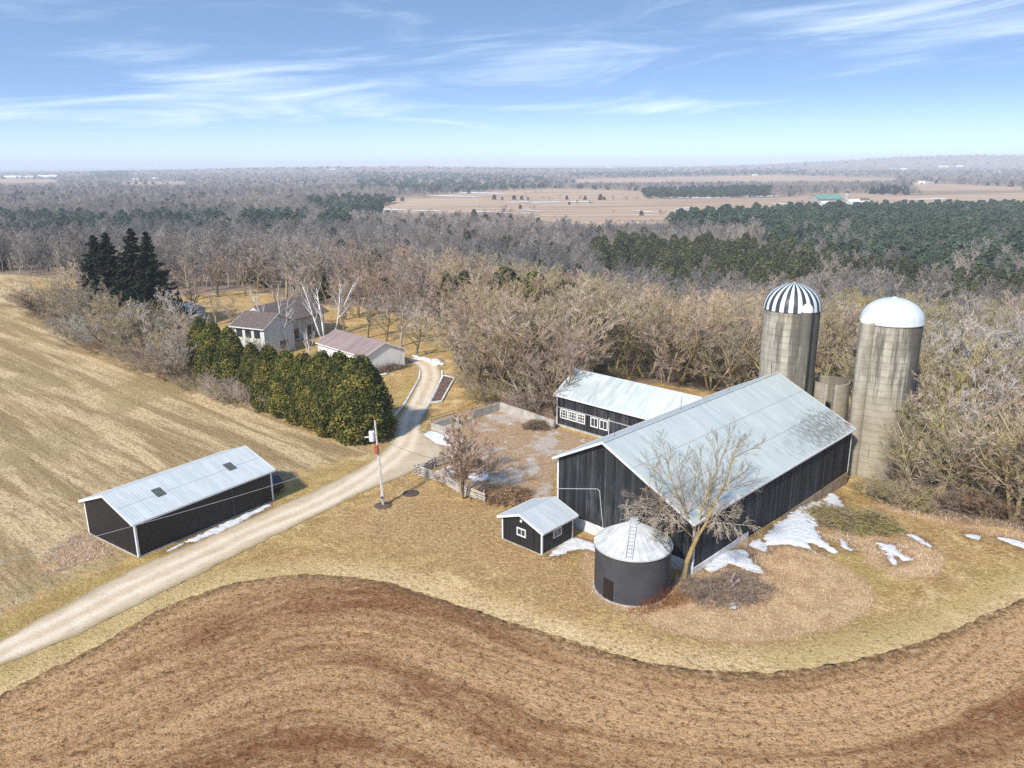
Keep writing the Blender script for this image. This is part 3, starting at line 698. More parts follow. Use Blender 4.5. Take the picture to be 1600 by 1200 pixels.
pa = plane_hit(BF, BTH, 871, 763, s=0); pb = plane_hit(BF, BTH, 938, 765, s=0); pc = plane_hit(BF, BTH, 943, 826, s=0)
tk.tube([(-0.08, pa[1], pa[2]), (-0.08, pb[1] + .3, pb[2])], 0.035, 6)
tk.tube([(-0.085, pb[1] + .25, pb[2]), (-0.085, pb[1], pb[2] - .12), (-0.085, pc[1], 1.15)], 0.035, 6)
tk.build('door_track', GALV, barn)
pd = plane_hit(BF, BTH, 905, 800, s=0)
wbox(MB(), G0, pb[1] + 0.2, pa[1] - 0.4, 1.1, pb[2] - 0.1, 0.003, 0.045).build('sliding_door', BLACKWOOD, barn)
for u in (17.0, 24.2):                                             # dark posts dividing the long wall
    wbox(MB(), T0, u, u + 0.14, -2.9, BHR - 0.1, 0.0, 0.05).build('wall_batten', DARKMETAL, barn)
for s_ in (1.2, 11.5, 20.5, 29.6):
    r_ = MB(); r_.tube([(s_, BTR, BHP + 0.1), (s_, BTR, BHP + 1.5)], 0.022, 5); r_.lathe([(0.0, BHP + 0.95), (0.07, BHP + 1.02), (0.0, BHP + 1.09)], 8, s_, BTR)
    r_.build('lightning_rod', DARKMETAL, barn)
cap = MB(); cap.extrude([(BTR - 0.22, BHP + 0.10), (BTR, BHP + 0.16), (BTR + 0.22, BHP + 0.06), (BTR + .22, BHP + .02), (BTR, BHP + 0.13), (BTR - 0.22, BHP + 0.06)], -0.5, BL + 0.4, lambda u, v, w_: (w_, u, v))
cap.build('ridge_cap', GALV, barn)

# --- wing barn behind
WF, WTH = (5.63, 93.92), -0.78
ROOF_WING = mat_metal_roof('wing_roof_metal', (0.42, 0.47, 0.47), (0.56, 0.60, 0.59), stain=[(4.0, 2.0, 12, 5, (0.30, 0.31, 0.28), 0.45, 0.8)])
wing = thing('wing_barn', 'long low black barn with white windows running into the big barn', 'barn', (*WF, 0), WTH)
gable_shell(wing, 7.83, 18.2, 4.16, 4.16, 3.92, 6.48, BLACKWOOD, ROOF_WING, WHITE, og=0.3, oe=0.3, zb=-2.0, og2=0.0)
fs = MB(); wbox(fs, T0, 0.1, 16.5, -0.6, 0.28, 0.0, 0.14); fs.build('sill', CONC, wing)
tl = MB(); qa = plane_hit(WF, WTH, 871, 635, t=0); qb = plane_hit(WF, WTH, 960, 659, t=0)
wbox(tl, T0, qa[0], 17.0, qa[2] - 0.05, qa[2] + 0.05, 0.0, 0.06); tl.build('trim_line', GALV, wing)
zt = plane_hit(WF, WTH, 882, 640, t=0)[2]; zb_ = plane_hit(WF, WTH, 882, 653, t=0)[2]
for x0, x1 in ((875.5, 888), (889, 901.5), (902.5, 914.5)):
    u0 = plane_hit(WF, WTH, x0, 646, t=0)[0]; u1 = plane_hit(WF, WTH, x1, 650, t=0)[0]
    window(wing, T0, u0, u1, zb_ - .1, zt + .05, 3, 3, 0.13)
for x0, x1 in ((923, 935), (937, 950)):
    u0 = plane_hit(WF, WTH, x0, 656, t=0)[0]; u1 = plane_hit(WF, WTH, x1, 660, t=0)[0]
    window(wing, T0, u0, u1, zb_ - .1, zt + .05, 2, 1, 0.13)
u0 = plane_hit(WF, WTH, 952, 665, t=0)[0]
MB().tube([T0(u0, 2.8, .08), T0(u0, 0.4, .08)], 0.05, 8).build('downspout', WHITE, wing)

# --- small black shed at the barn's corner
PF, PTH = (2.44, 59.75), 0.83
small = thing('small_shed', 'small black shed with white trim and two white windows beside the big barn', 'shed', (*PF, 0), PTH)
gable_shell(small, 4.58, 4.2, 2.24, 2.24, 2.29, 3.09, BLACKSHED, mat_metal_roof('small_roof_metal', (0.44, 0.485, 0.50), (0.54, 0.575, 0.585)), WHITE, og=0.32, oe=0.3, zb=-0.4, corner=0.11)
a_ = plane_hit(PF, PTH, 808, 827, s=0); b_ = plane_hit(PF, PTH, 822, 842, s=0); window(small, G0, b_[1], a_[1], 1.0, 1.75, 2, 1, 0.1)
a_ = plane_hit(PF, PTH, 864, 836, t=0); b_ = plane_hit(PF, PTH, 877, 826, t=0); window(small, T0, a_[0], b_[0], 1.0, 1.75, 2, 1, 0.1)
wbox(MB(), G0, 2.2, 2.4, 2.35, 2.55, 0.0, 0.12).build('wall_lamp', WHITE, small)
MB().box((-0.05, -0.05, -0.4), (4.25, 4.63, 0.06)).build('footing', CONC, small)

# --- long drive shed by the lane
DF, DTH = (-31.75, 59.78), 0.96
dshed = thing('drive_shed', 'long black shed with pale metal roof and two dark roof panels beside the lane', 'shed', (*DF, 0), DTH)
DW, DL, DH, DP = 8.06, 14.07, 3.29, 4.74
gable_shell(dshed, DW, DL, DH, DH, DW / 2, DP, BLACKSIDE, mat_metal_roof('shed_roof_metal', (0.47, 0.52, 0.52), (0.57, 0.61, 0.61), seam_t=(1.9,)), WHITE, og=0.3, oe=0.3, zb=-0.4)
MB().box((-0.04, -0.04, -0.4), (DL + 0.04, DW + 0.04, 0.10)).build('footing', CONC, dshed)
slope = (DP - DH) / (DW / 2)
PANEL = mat_speckle('ribbed_dark_panel', (0.05, 0.06, 0.055), (0.13, 0.14, 0.13), 6, 0.4, 0, 0.4)
for s0 in (3.25, 10.6):
    p_ = MB(); t0, t1 = 1.55, 2.6
    zf = lambda t: DH + slope * t + 0.12
    p_.extrude([(t0, zf(t0) + .003), (t1, zf(t1) + .003), (t1, zf(t1) + .045), (t0, zf(t0) + .045)], s0, s0 + 0.85, lambda u, v, w_: (w_, u, v))
    for k in range(4): p_.extrude([(t0, zf(t0) + .045), (t1, zf(t1) + .045), (t1, zf(t1) + .075), (t0, zf(t0) + .075)], s0 + 0.1 + k * .2, s0 + 0.14 + k * .2, lambda u, v, w_: (w_, u, v))
    p_.build('roof_panel', PANEL, dshed)
wbox(MB(), T0, 9.45, 9.57, 0.1, DH - 0.1, 0.0, 0.04).build('wall_batten', DARKMETAL, dshed)

# --- garage and house
RF, RTH = (-17.66, 124.68), 2.33
PINKROOF = mat_metal_roof('pink_brown_roof', (0.25, 0.18, 0.165), (0.33, 0.245, 0.225))
gar = thing('white_garage', 'long white garage with pinkish brown roof beside the curving driveway', 'garage', (*RF, 0), RTH)
gable_shell(gar, 7.56, 14.31, 2.89, 2.89, 3.78, 4.49, mat_speckle('garage_white', (0.74, 0.75, 0.72), (0.82, 0.82, 0.79), .8, .7), PINKROOF, WHITE, og=0.25, oe=0.3, zb=-0.3, corner=0.1)
GT1 = lambda u, v, w_: (u, 7.56 + w_, v)
for s0 in (1.0, 5.2, 9.4):
    dr = MB(); wbox(dr, GT1, s0, s0 + 3.2, 0.05, 2.3, 0.0, 0.05)
    for k in range(1, 4): wbox(dr, GT1, s0, s0 + 3.2, 0.05 + k * .56, 0.09 + k * .56, 0.051, 0.07)
    dr.build('garage_door', WHITE, gar)
HF = xy(461, 546); HTH = 2.33
hfc = xy(416, 560); hw = math.hypot(HF[0] - hfc[0], HF[1] - hfc[1])
HTH = math.atan2(hfc[1] - HF[1], hfc[0] - HF[0]) - math.pi / 2
house = thing('farm_house', 'two storey cream house with brown roof behind the green hedge trees', 'house', (*HF, 0), HTH)
zc_ = zat(509, *hfc) - 0.45
gable_shell(house, hw, 7.0, zc_, zc_, hw / 2, zc_ + 1.9, CREAM, BROWNROOF, WHITE, og=0.35, oe=0.4, zb=-0.3, corner=0.1)
window(house, G0, hw * .38, hw * .38 + .9, 0.9, 2.2, 2, 1, 0.1, DARKMETAL); window(house, G0, hw * .38 - 1.1, hw * .38 - .2, 0.9, 2.2, 2, 1, 0.1, DARKMETAL)
HT1 = lambda u, v, w_: (u, hw + w_, v)
for s0 in (0.9, 2.9, 4.9): window(house, HT1, s0, s0 + 1.3, zc_ - 1.9, zc_ - .5, 2, 1, 0.1, DARKMETAL)
# rear wing of the house: a long roof running to the right with a porch under it
wg = MB(); bw = 8.0; L2 = 14.0
mapw = lambda u, v, w_: (5.0 + u, -w_, v)
wg.extrude([(0, -0.3), (bw, -0.3), (bw, zc_ - .3), (bw / 2, zc_ + 1.7), (0, zc_ - .3)], 0.006, L2, mapw).build('rear_wing', CREAM, house)
rw = MB(); rw.extrude([(-1.6, zc_ - 1.05), (bw / 2, zc_ + 1.72), (bw + .5, zc_ - .52), (bw + .5, zc_ - .4), (bw / 2, zc_ + 1.85), (-1.6, zc_ - .92)], 0.02, L2 + .5, mapw)
rw.build('rear_roof', BROWNROOF, house)
for k in range(4): MB().box((3.6, -2.2 - k * 3.6, -.2), (3.75, -2.05 - k * 3.6, zc_ - 1.0)).build('porch_post', WHITE, house)
for k in range(3): wbox(MB(), lambda u, v, w_: (5.0 - w_, -u, v), 1.5 + k * 4.0, 3.4 + k * 4.0, 0.3, 2.2, 0.0, 0.05).build('porch_window', GLASS, house)
bx, by = xy(322, 497)
pool = thing('pool_cabin', 'low pale blue roofed cabin between the dark spruces and the cream house', 'cabin', (bx, by, 0), 2.3)
gable_shell(pool, 5, 6, 2.3, 2.3, 2.5, 3.3, CREAM, mat_speckle('pale_blue_roof', (0.42, 0.52, 0.62), (0.55, 0.64, 0.72), 1), WHITE, og=.3, oe=.3, zb=-.3, corner=0, gutter=False)
wbox(MB(), G0, 1.9, 2.9, 0.0, 2.0, 0.0, 0.05).build('door', DARKMETAL, pool)

# --- grain bin
BINX, BINY, BR, BH = 9.27, 54.6, 2.9, 3.85
gbin = thing('grain_bin', 'round dark grey corrugated grain bin with white conical roof', 'grain bin', (BINX, BINY, 0))
prof = []; nz = 38
for i in range(nz + 1):
    z = BH * i / nz; prof.append((BR + 0.03 * math.cos(i * math.pi), z))
BINW = mat_speckle('bin_grey_paint', (0.044, 0.044, 0.049), (0.062, 0.062, 0.068), 0.8, 0.55, 0, 0.35)
MB().lathe(prof, 64).build('wall', BINW, gbin, True)
MB().lathe([(BR + .12, -0.3), (BR + .12, 0.05), (BR, 0.05)], 48).build('footing', CONC, gbin)
def mat_binroof():
    mt, n = mat_new('bin_roof_metal'); v = n.obj(); x, y, z = n.sep(v)
    f = n.noise(v, 1.2, 5, 0.65); col = n.mix(n.rng(f, .35, .65), (0.40, 0.41, 0.40), (0.54, 0.55, 0.54))
    ang = n.math('ARCTAN2', y, x); r = n.math('SQRT', n.math('ADD', n.math('MULTIPLY', x, x), n.math('MULTIPLY', y, y)))
    g = n.noise(n.comb(n.math('MULTIPLY', ang, 9.0), n.math('MULTIPLY', r, 2.2), 0), 1.0, 6, 0.8)
    near = n.math('MULTIPLY', n.rng(n.math('ABSOLUTE', n.math('ADD', ang, 0.15)), 1.0, 0.3), n.rng(r, 0.8, 1.9))
    k = n.math('MULTIPLY', n.rng(n.math('ADD', g, n.math('MULTIPLY', near, .18)), 0.63, 0.70), near)
    col = n.mix(k, col, (0.09, 0.10, 0.085)); finish(n, col, 0.5, None, 0, 0.4); return mt
BINR = mat_binroof(); CH = 1.85
cone = MB(); NS = 28
for i in range(NS):
    t0 = 2 * math.pi * i / NS; t1 = 2 * math.pi * (i + 1) / NS; R1 = BR + .14
    cone.poly([(0.32 * math.cos(t0), 0.32 * math.sin(t0), BH + CH - .2), (R1 * math.cos(t0), R1 * math.sin(t0), BH - .02), (R1 * math.cos(t1), R1 * math.sin(t1), BH - .02), (0.32 * math.cos(t1), 0.32 * math.sin(t1), BH + CH - .2)])
    cone.bar((0.3 * math.cos(t0), 0.3 * math.sin(t0), BH + CH - .19), (R1 * math.cos(t0), R1 * math.sin(t0), BH), 0.035, 0.07)
cone.lathe([(BR + .14, BH - .02), (BR + .14, BH - .12), (BR - .1, BH - .12)], 56)
cone.build('roof', BINR, gbin)
MB().lathe([(0.42, BH + CH - .30), (0.42, BH + CH - .12), (0.30, BH + CH - .08), (0.30, BH + CH + .05), (0.34, BH + CH + .09), (0.0, BH + CH + .16)], 20).build('cap', GALV, gbin)
# ladder up the roof towards the viewer
la = MB(); aL = math.atan2(-BINY, -BINX) - 0.10
def onroof(t, off): 
    r_ = 0.5 + (BR - 0.4) * t; z_ = BH + (CH - .2) * (1 - (r_ - .32) / (BR + .14 - .32)) + 0.12
    return (r_ * math.cos(aL) - off * math.sin(aL), r_ * math.sin(aL) + off * math.cos(aL), z_)
for off in (-.24, .24): la.bar(onroof(0, off), onroof(1, off), 0.045, 0.045)
for k in range(9): la.bar(onroof((k + .5) / 9, -.24), onroof((k + .5) / 9, .24), 0.035, 0.035)
la.build('ladder', GALV, gbin)
dd = xy(953, 936); aD = math.atan2(dd[1] - BINY, dd[0] - BINX)
dm = MB(); e_ = (-math.sin(aD), math.cos(aD)); nn = (math.cos(aD), math.sin(aD))
fD = lambda u, v, w_: (nn[0] * (BR - .05 + w_) + e_[0] * u, nn[1] * (BR - .05 + w_) + e_[1] * u, v)
wbox(dm, fD, -.45, .45, 0.1, 1.75, 0.0, 0.10)
for k in range(4): wbox(dm, fD, -.36 + k * .22, -.30 + k * .22, 0.15, 1.7, 0.101, 0.12)
dm.build('door', mat_speckle('rusty_black', (0.012, 0.010, 0.010), (0.035, 0.022, 0.018), 5, 0.7), gbin)

# --- silos
def mat_silo(name, dark_az):
    mt, n = mat_new(name); v = n.obj(); x, y, z = n.sep(v); ang = n.math('ARCTAN2', y, x)
    st = n.noise(n.comb(n.math('MULTIPLY', n.math('COSINE', ang), 4.5), n.math('MULTIPLY', n.math('SINE', ang), 4.5), n.math('MULTIPLY', z, 0.10)), 1.0, 6, 0.75)
    pa_ = n.noise(v, 0.7, 5, 0.65); hz = n.math('FRACT', n.math('DIVIDE', z, 0.76))
    col = n.mix(n.rng(pa_, 0.35, 0.65), (0.29, 0.265, 0.205), (0.42, 0.39, 0.31))
    col = n.mix(n.math('MULTIPLY', n.rng(st, 0.48, 0.62), 0.7), col, (0.52, 0.48, 0.37))
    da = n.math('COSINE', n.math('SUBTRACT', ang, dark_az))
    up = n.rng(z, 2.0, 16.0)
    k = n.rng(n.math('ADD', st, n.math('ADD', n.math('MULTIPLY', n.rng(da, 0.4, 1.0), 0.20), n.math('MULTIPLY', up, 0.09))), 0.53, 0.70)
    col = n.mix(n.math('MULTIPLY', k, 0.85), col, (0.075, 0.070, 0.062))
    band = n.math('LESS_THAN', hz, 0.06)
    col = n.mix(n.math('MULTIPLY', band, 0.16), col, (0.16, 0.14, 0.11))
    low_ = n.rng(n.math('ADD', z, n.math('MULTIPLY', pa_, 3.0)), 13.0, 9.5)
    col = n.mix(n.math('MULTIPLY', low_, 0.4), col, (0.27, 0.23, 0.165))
    finish(n, col, 0.9, n.bump(band, -0.02), 0, 0.15); return mt
def mat_dome(striped):
    mt, n = mat_new('striped_dome' if striped else 'white_dome'); v = n.obj(); x, y, z = n.sep(v); ang = n.math('ARCTAN2', y, x)
    f = n.noise(v, 1.1, 4, 0.6); wcol = n.mix(f, (0.48, 0.54, 0.56), (0.60, 0.64, 0.65))
    NSEG = 40.0 if striped else 24.0
    q = n.math('FRACT', n.math('MULTIPLY', n.math('ADD', n.math('DIVIDE', ang, 2 * math.pi), 0.5), NSEG / 2 if striped else NSEG))
    if striped: col = n.mix(n.math('LESS_THAN', q, 0.5), wcol, (0.035, 0.037, 0.045)); h = q
    else:
        ln = n.math('LESS_THAN', q, 0.07); col = n.mix(n.math('MULTIPLY', ln, .35), wcol, (0.4, 0.43, 0.45)); h = ln
    finish(n, col, 0.45, n.bump(h, 0.03) if not striped else None, 0, 0.4); return mt
def silo(name, label, x, y, z0, r, h, hd, striped, dark_az, chute_az, chute_r):
    t = thing(name, label, 'silo', (x, y, z0)); H_ = h - z0
    sm = mat_silo(name + '_concrete', dark_az)
    pr = []
    for i in range(int(H_ / .76) + 1): pr += [(r, i * .76), (r, min(H_, i * .76 + .68)), (r + .015, min(H_, i * .76 + .69)), (r + .015, min(H_, i * .76 + .75))]
    pr = [p for i, p in enumerate(pr) if i == 0 or p[1] >= pr[i - 1][1]]
    MB().lathe(pr + [(r, H_), (r - .15, H_)], 64).build('wall', sm, t, False)
    dm_ = [(r + .12, H_ - .12), (r + .12, H_ + .02)] + [((r + .1) * math.cos(a), H_ + .02 + hd * math.sin(a)) for a in np.linspace(0.02, math.pi / 2 - .09, 14)] + [(0.22, H_ + hd + .02), (0.22, H_ + hd + .1), (0.0, H_ + hd + .16)]
    MB().lathe(dm_, 60).build('dome', mat_dome(striped), t, True)
    # half round chute climbing the wall, with a little hood on top
    cx_, cy_ = (r + chute_r * .38) * math.cos(chute_az), (r + chute_r * .38) * math.sin(chute_az)
    MB().lathe([(chute_r, 0), (chute_r, H_ + .1)], 20, cx_, cy_, chute_az - 1.85, chute_az + 1.85).build('chute', sm, t, True)
    hp_ = [(chute_r * 1.06 * math.cos(a), H_ + .08 + chute_r * 1.5 * math.sin(a)) for a in np.linspace(0, math.pi / 2, 7)]
    MB().lathe(hp_, 20, cx_, cy_).build('chute_hood', WHITE if striped else mat_speckle('pale_hood', (0.6, 0.6, 0.5), (0.72, 0.72, 0.66), 2), t, True)
    return t
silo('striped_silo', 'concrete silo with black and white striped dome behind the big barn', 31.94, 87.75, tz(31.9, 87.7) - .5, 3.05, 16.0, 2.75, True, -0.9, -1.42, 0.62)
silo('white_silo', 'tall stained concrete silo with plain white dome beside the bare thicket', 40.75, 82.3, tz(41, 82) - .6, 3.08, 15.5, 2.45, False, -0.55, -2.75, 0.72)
lx, ly = 37.2, 87.6
stub = thing('open_silo', 'short roofless round concrete silo standing between the two domed silos', 'silo', (lx, ly, tz(lx, ly) - .4))
HS = 7.4 - tz(lx, ly) + .4; R0 = 2.1; a0 = -1.95
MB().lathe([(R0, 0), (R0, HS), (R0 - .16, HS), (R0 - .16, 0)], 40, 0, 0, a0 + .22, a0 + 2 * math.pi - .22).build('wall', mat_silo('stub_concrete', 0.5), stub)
for sgn in (-1, 1):
    q = a0 + sgn * .26; MB().box((R0 * math.cos(q) - .1, R0 * math.sin(q) - .1, 0), (R0 * math.cos(q) + .1, R0 * math.sin(q) + .1, HS + .02)).build('pilaster', CONC, stub)


# ------------------------------------------------------------------ trees: generators
def unit(v): return v / np.maximum(np.linalg.norm(v, axis=-1, keepdims=True), 1e-9)
def grow(rng, stems, levels, h0, r0, spread=0.12, lean=(0, 0), base_spread=0.15):
    """returns per level a list of segment arrays (p0, p1, ra, rb). Each level: dict(n children per branch, len ratio, angle, nseg, jit, up, start)"""
    ang = rng.uniform(0, 6.28, stems) if stems > 1 else np.zeros(1)
    P = np.stack([np.cos(ang) * base_spread * (stems > 1), np.sin(ang) * base_spread * (stems > 1), np.full(stems, -0.15)], 1)
    D = unit(np.stack([np.cos(ang) * spread * (stems > 1) + lean[0], np.sin(ang) * spread * (stems > 1) + lean[1], np.ones(stems)], 1) + rng.normal(0, .05, (stems, 3)))
    L = h0 * rng.uniform(0.8, 1.05, stems); Rr = np.full(stems, r0) * rng.uniform(.8, 1.1, stems)
    out = []
    for li, lv in enumerate(levels):
        ns = lv['nseg']; p = P.copy(); d = D.copy(); pts = [p]; dirs = [d]; rad = []
        for k in range(ns):
            d = unit(d + rng.normal(0, lv['jit'], d.shape) + np.array([0, 0, lv['up']])); p = p + d * (L / ns)[:, None]; pts.append(p); dirs.append(d)
        taper = lv.get('tip', 0.35)
        rad = [Rr * (1 - (1 - taper) * k / ns) for k in range(ns + 1)]
        out.append((np.concatenate(pts[:-1]), np.concatenate(pts[1:]), np.concatenate(rad[:-1]), np.concatenate(rad[1:])))
        if li + 1 == len(levels): break
        nx_ = levels[li + 1]; nc = nx_['n']
        m_ = len(P); bi = np.repeat(np.arange(m_), nc)
        t = nx_['start'] + (1 - nx_['start']) * (np.tile(np.arange(nc), m_) + rng.uniform(0, 1, m_ * nc)) / nc
        seg = np.clip((t * ns).astype(int), 0, ns - 1); fr = t * ns - seg
        PT = np.stack(pts); DT = np.stack(dirs); RT_ = np.stack(rad)
        cp = PT[seg, bi] * (1 - fr)[:, None] + PT[seg + 1, bi] * fr[:, None]; cdn = DT[seg + 1, bi]
        rr = RT_[seg, bi] * (1 - fr) + RT_[seg + 1, bi] * fr
        pe = unit(np.cross(cdn, rng.normal(0, 1, cdn.shape)))
        A = rng.uniform(nx_['ang'][0], nx_['ang'][1], len(bi))[:, None]
        cdir = unit(cdn * np.cos(A) + pe * np.sin(A))
        keep = rng.uniform(0, 1, len(bi)) < nx_.get('keep', 1.0)
        cl_ = L[bi] * nx_['ratio'] * (1.12 - nx_.get('fall', 0.55) * t) * rng.uniform(0.65, 1.25, len(bi))
        P, D, L, Rr = cp[keep], cdir[keep], cl_[keep], np.maximum(rr[keep] * nx_.get('rr', 0.6), nx_.get('rmin', 0.008))
    return out
def seg_mesh(name, segs, mats, sides=3):
    p0 = np.concatenate([s[0] for s in segs]); p1 = np.concatenate([s[1] for s in segs]); ra = np.concatenate([s[2] for s in segs]); rb = np.concatenate([s[3] for s in segs])
    d = unit(p1 - p0); ref = np.where(np.abs(d[:, 2:3]) < .9, np.array([[0, 0, 1.]]), np.array([[1., 0, 0]]))
    a = unit(np.cross(d, ref)); b = np.cross(d, a); n = len(p0); V = np.zeros((n, 2 * sides, 3))
    for j in range(sides):
        t = 2 * math.pi * j / sides; o = a * math.cos(t) + b * math.sin(t)
        V[:, j] = p0 + o * ra[:, None]; V[:, sides + j] = p1 + o * rb[:, None]
    k = np.arange(n)[:, None] * 2 * sides
    F = np.concatenate([np.concatenate([k + j, k + (j + 1) % sides, k + sides + (j + 1) % sides, k + sides + j], 1) for j in range(sides)])
    return np_mesh(name, V.reshape(-1, 3), F, mats)
def leaf_mesh(name, C, size, mats, rng, bias=None, tint=None, aspect=1.0, segs=None):
    """many small quads at C, roughly facing bias"""
    n = len(C); nrm = unit(rng.normal(0, 1, (n, 3)) + (bias * 1.1 if bias is not None else 0))
    a = unit(np.cross(nrm, rng.normal(0, 1, (n, 3)))); b = np.cross(nrm, a); s = (size * rng.uniform(.6, 1.35, n))[:, None]
    V = np.stack([C - a * s - b * s * aspect * .5, C + a * s - b * s * aspect * .5, C + a * s * .55 + b * s * aspect, C - a * s * .55 + b * s * aspect], 1).reshape(-1, 3)
    F = np.arange(n * 4).reshape(n, 4)
    tv = np.repeat(tint if tint is not None else rng.uniform(0, 1, n), 4)
    return np_mesh(name, V, F, mats, attrs=dict(tint=tv))

def mat_bark(name, c1, c2, lichen=None, amt=0.5, var=0.25, patch=None):
    mt, n = mat_new(name); v = n.obj(); f = n.noise(v, 1.6, 4, 0.65); g = n.noise(v, 0.5, 3, 0.6)
    col = n.mix(n.rng(f, .35, .65), c1, c2)
    if lichen: col = n.mix(n.math('MULTIPLY', n.rng(g, .42, .62), amt), col, lichen)
    oi = n.new('ShaderNodeObjectInfo'); hs = n.new('ShaderNodeHueSaturation')
    n.put(hs.inputs['Value'], n.math('ADD', 1 - var, n.math('MULTIPLY', oi.outputs['Random'], 2 * var)))
    n.put(hs.inputs['Saturation'], n.math('ADD', 0.7, n.math('MULTIPLY', n.math('FRACT', n.math('MULTIPLY', oi.outputs['Random'], 7.3)), 0.5)))
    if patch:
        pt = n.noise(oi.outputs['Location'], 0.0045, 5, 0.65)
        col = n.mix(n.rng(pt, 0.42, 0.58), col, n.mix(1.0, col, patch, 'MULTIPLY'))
    n.put(hs.inputs['Color'], col); finish(n, hs.outputs[0], 0.95, None, 0, 0.1); return mt
def mat_leaf(name, dark, light, tip, var=0.25, tipz=None):
    mt, n = mat_new(name); v = n.obj(); t = n.attr('tint'); g = n.noise(v, 0.9, 4, 0.65)
    col = n.mix(n.rng(n.math('ADD', n.math('MULTIPLY', t, 0.2), n.math('MULTIPLY', g, 0.9)), .38, .75), dark, light)
    col = n.mix(n.math('MULTIPLY', n.rng(n.math('ADD', n.math('MULTIPLY', t, 0.18), n.math('MULTIPLY', g, 0.9)), .50, .78), .85), col, tip)
    oi = n.new('ShaderNodeObjectInfo'); hs = n.new('ShaderNodeHueSaturation')
    n.put(hs.inputs['Value'], n.math('ADD', 1 - var, n.math('MULTIPLY', oi.outputs['Random'], 2 * var))); n.put(hs.inputs['Color'], col)
    p = n.new('ShaderNodeBsdfPrincipled'); n.put(p.inputs['Base Color'], hs.outputs[0]); p.inputs['Roughness'].default_value = .8; p.inputs['Specular IOR Level'].default_value = .15
    o = n.new('ShaderNodeOutputMaterial'); n.l.new(p.outputs[0], o.inputs[0]); return mt

BARK = mat_bark('grey_bark', (0.17, 0.135, 0.10), (0.33, 0.27, 0.20), (0.37, 0.31, 0.11), 0.55)
YBARK = mat_bark('lichened_bark', (0.26, 0.21, 0.13), (0.42, 0.34, 0.21), (0.43, 0.36, 0.12), 0.75)
TAN = mat_bark('tan_twigs', (0.35, 0.265, 0.19), (0.55, 0.43, 0.32), (0.42, 0.35, 0.18), 0.5, 0.27)
GREYT = mat_bark('grey_twigs', (0.28, 0.235, 0.185), (0.46, 0.39, 0.32), None, 0, 0.22)
PINKT = mat_bark('pinkish_twigs', (0.33, 0.235, 0.18), (0.50, 0.375, 0.295), None, 0, 0.2)
SILVER = mat_bark('silver_twigs', (0.34, 0.31, 0.275), (0.53, 0.485, 0.44), None, 0, 0.15)
LICHEN = mat_bark('lichen_twigs', (0.27, 0.225, 0.14), (0.42, 0.355, 0.235), (0.37, 0.34, 0.12), 0.75, 0.18)
BIRCH = mat_bark('birch_bark', (0.62, 0.58, 0.54), (0.82, 0.79, 0.75), (0.25, 0.22, 0.20), 0.15, 0.05)
BRUSH = mat_bark('brush_stems', (0.17, 0.115, 0.08), (0.36, 0.26, 0.18), None, 0, 0.2)
REDW = mat_bark('red_weeds', (0.19, 0.075, 0.04), (0.36, 0.17, 0.09), None, 0, 0.2)
PALEB = mat_bark('pale_blue_twigs', (0.30, 0.32, 0.28), (0.46, 0.48, 0.43), None, 0, 0.1)
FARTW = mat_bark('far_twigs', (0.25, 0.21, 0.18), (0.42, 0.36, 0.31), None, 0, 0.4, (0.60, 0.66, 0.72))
CEDAR = mat_leaf('hedge_cedar_leaf', (0.036, 0.046, 0.012), (0.125, 0.125, 0.028), (0.25, 0.195, 0.045), 0.22)
WCEDAR = mat_leaf('wild_cedar_leaf', (0.036, 0.046, 0.022), (0.085, 0.094, 0.040), (0.155, 0.135, 0.05), 0.25)
SPRUCE = mat_leaf('spruce_needle', (0.007, 0.012, 0.008), (0.018, 0.030, 0.018), (0.035, 0.045, 0.022), 0.15)
PINE = mat_leaf('pine_needle', (0.034, 0.056, 0.036), (0.070, 0.100, 0.056), (0.125, 0.145, 0.07), 0.3)

def bare_levels(dense=1.0, tw=0.011):
    n = lambda k: max(2, int(round(k * dense)))
    return [dict(nseg=6, jit=.07, up=.02, tip=.25),
            dict(n=9, ratio=.55, ang=(.45, .95), nseg=5, jit=.12, up=.10, start=.25, fall=.5, rr=.6, tip=.3),
            dict(n=n(6), ratio=.48, ang=(.4, .95), nseg=4, jit=.14, up=.06, start=.2, rr=.6, tip=.35, rmin=.012),
            dict(n=n(6), ratio=.50, ang=(.25, .75), nseg=3, jit=.13, up=.10, start=.15, rr=.6, tip=.5, rmin=tw),
            dict(n=n(6), ratio=.62, ang=(.2, .6), nseg=2, jit=.12, up=.09, start=.15, rr=.7, tip=.7, rmin=tw)]
BARE = []       # (trunk mesh, crown mesh, height)
for i in range(6):
    rg = np.random.default_rng(100 + i); st = (1, 2, 3, 1, 2, 4)[i]
    sg = grow(rg, st, bare_levels(1.05 if st == 1 else (0.95 if st == 2 else 0.8), 0.016), 8.5, .20 if st == 1 else .15, .28 + .05 * i, base_spread=.2)
    BARE.append((seg_mesh('bare_trunk', sg[:2], [BARK], 5), seg_mesh('bare_crown', sg[2:], [TAN], 3), max(s[1][:, 2].max() for s in sg)))
FARBARE = []    # light single mesh trees for the distance
for i in range(4):
    rg = np.random.default_rng(200 + i)
    lv = bare_levels(1, .028); lv[1]['n'] = 8; lv[2].update(n=5, rmin=.03); lv[3].update(n=5, nseg=2, rmin=.03); lv[4].update(n=4, nseg=1, rmin=.026)
    sg = grow(rg, 1 + i % 3, lv, 8.0, .2, .3)
    FARBARE.append((seg_mesh('far_bare', sg, [FARTW], 3), max(s[1][:, 2].max() for s in sg)))
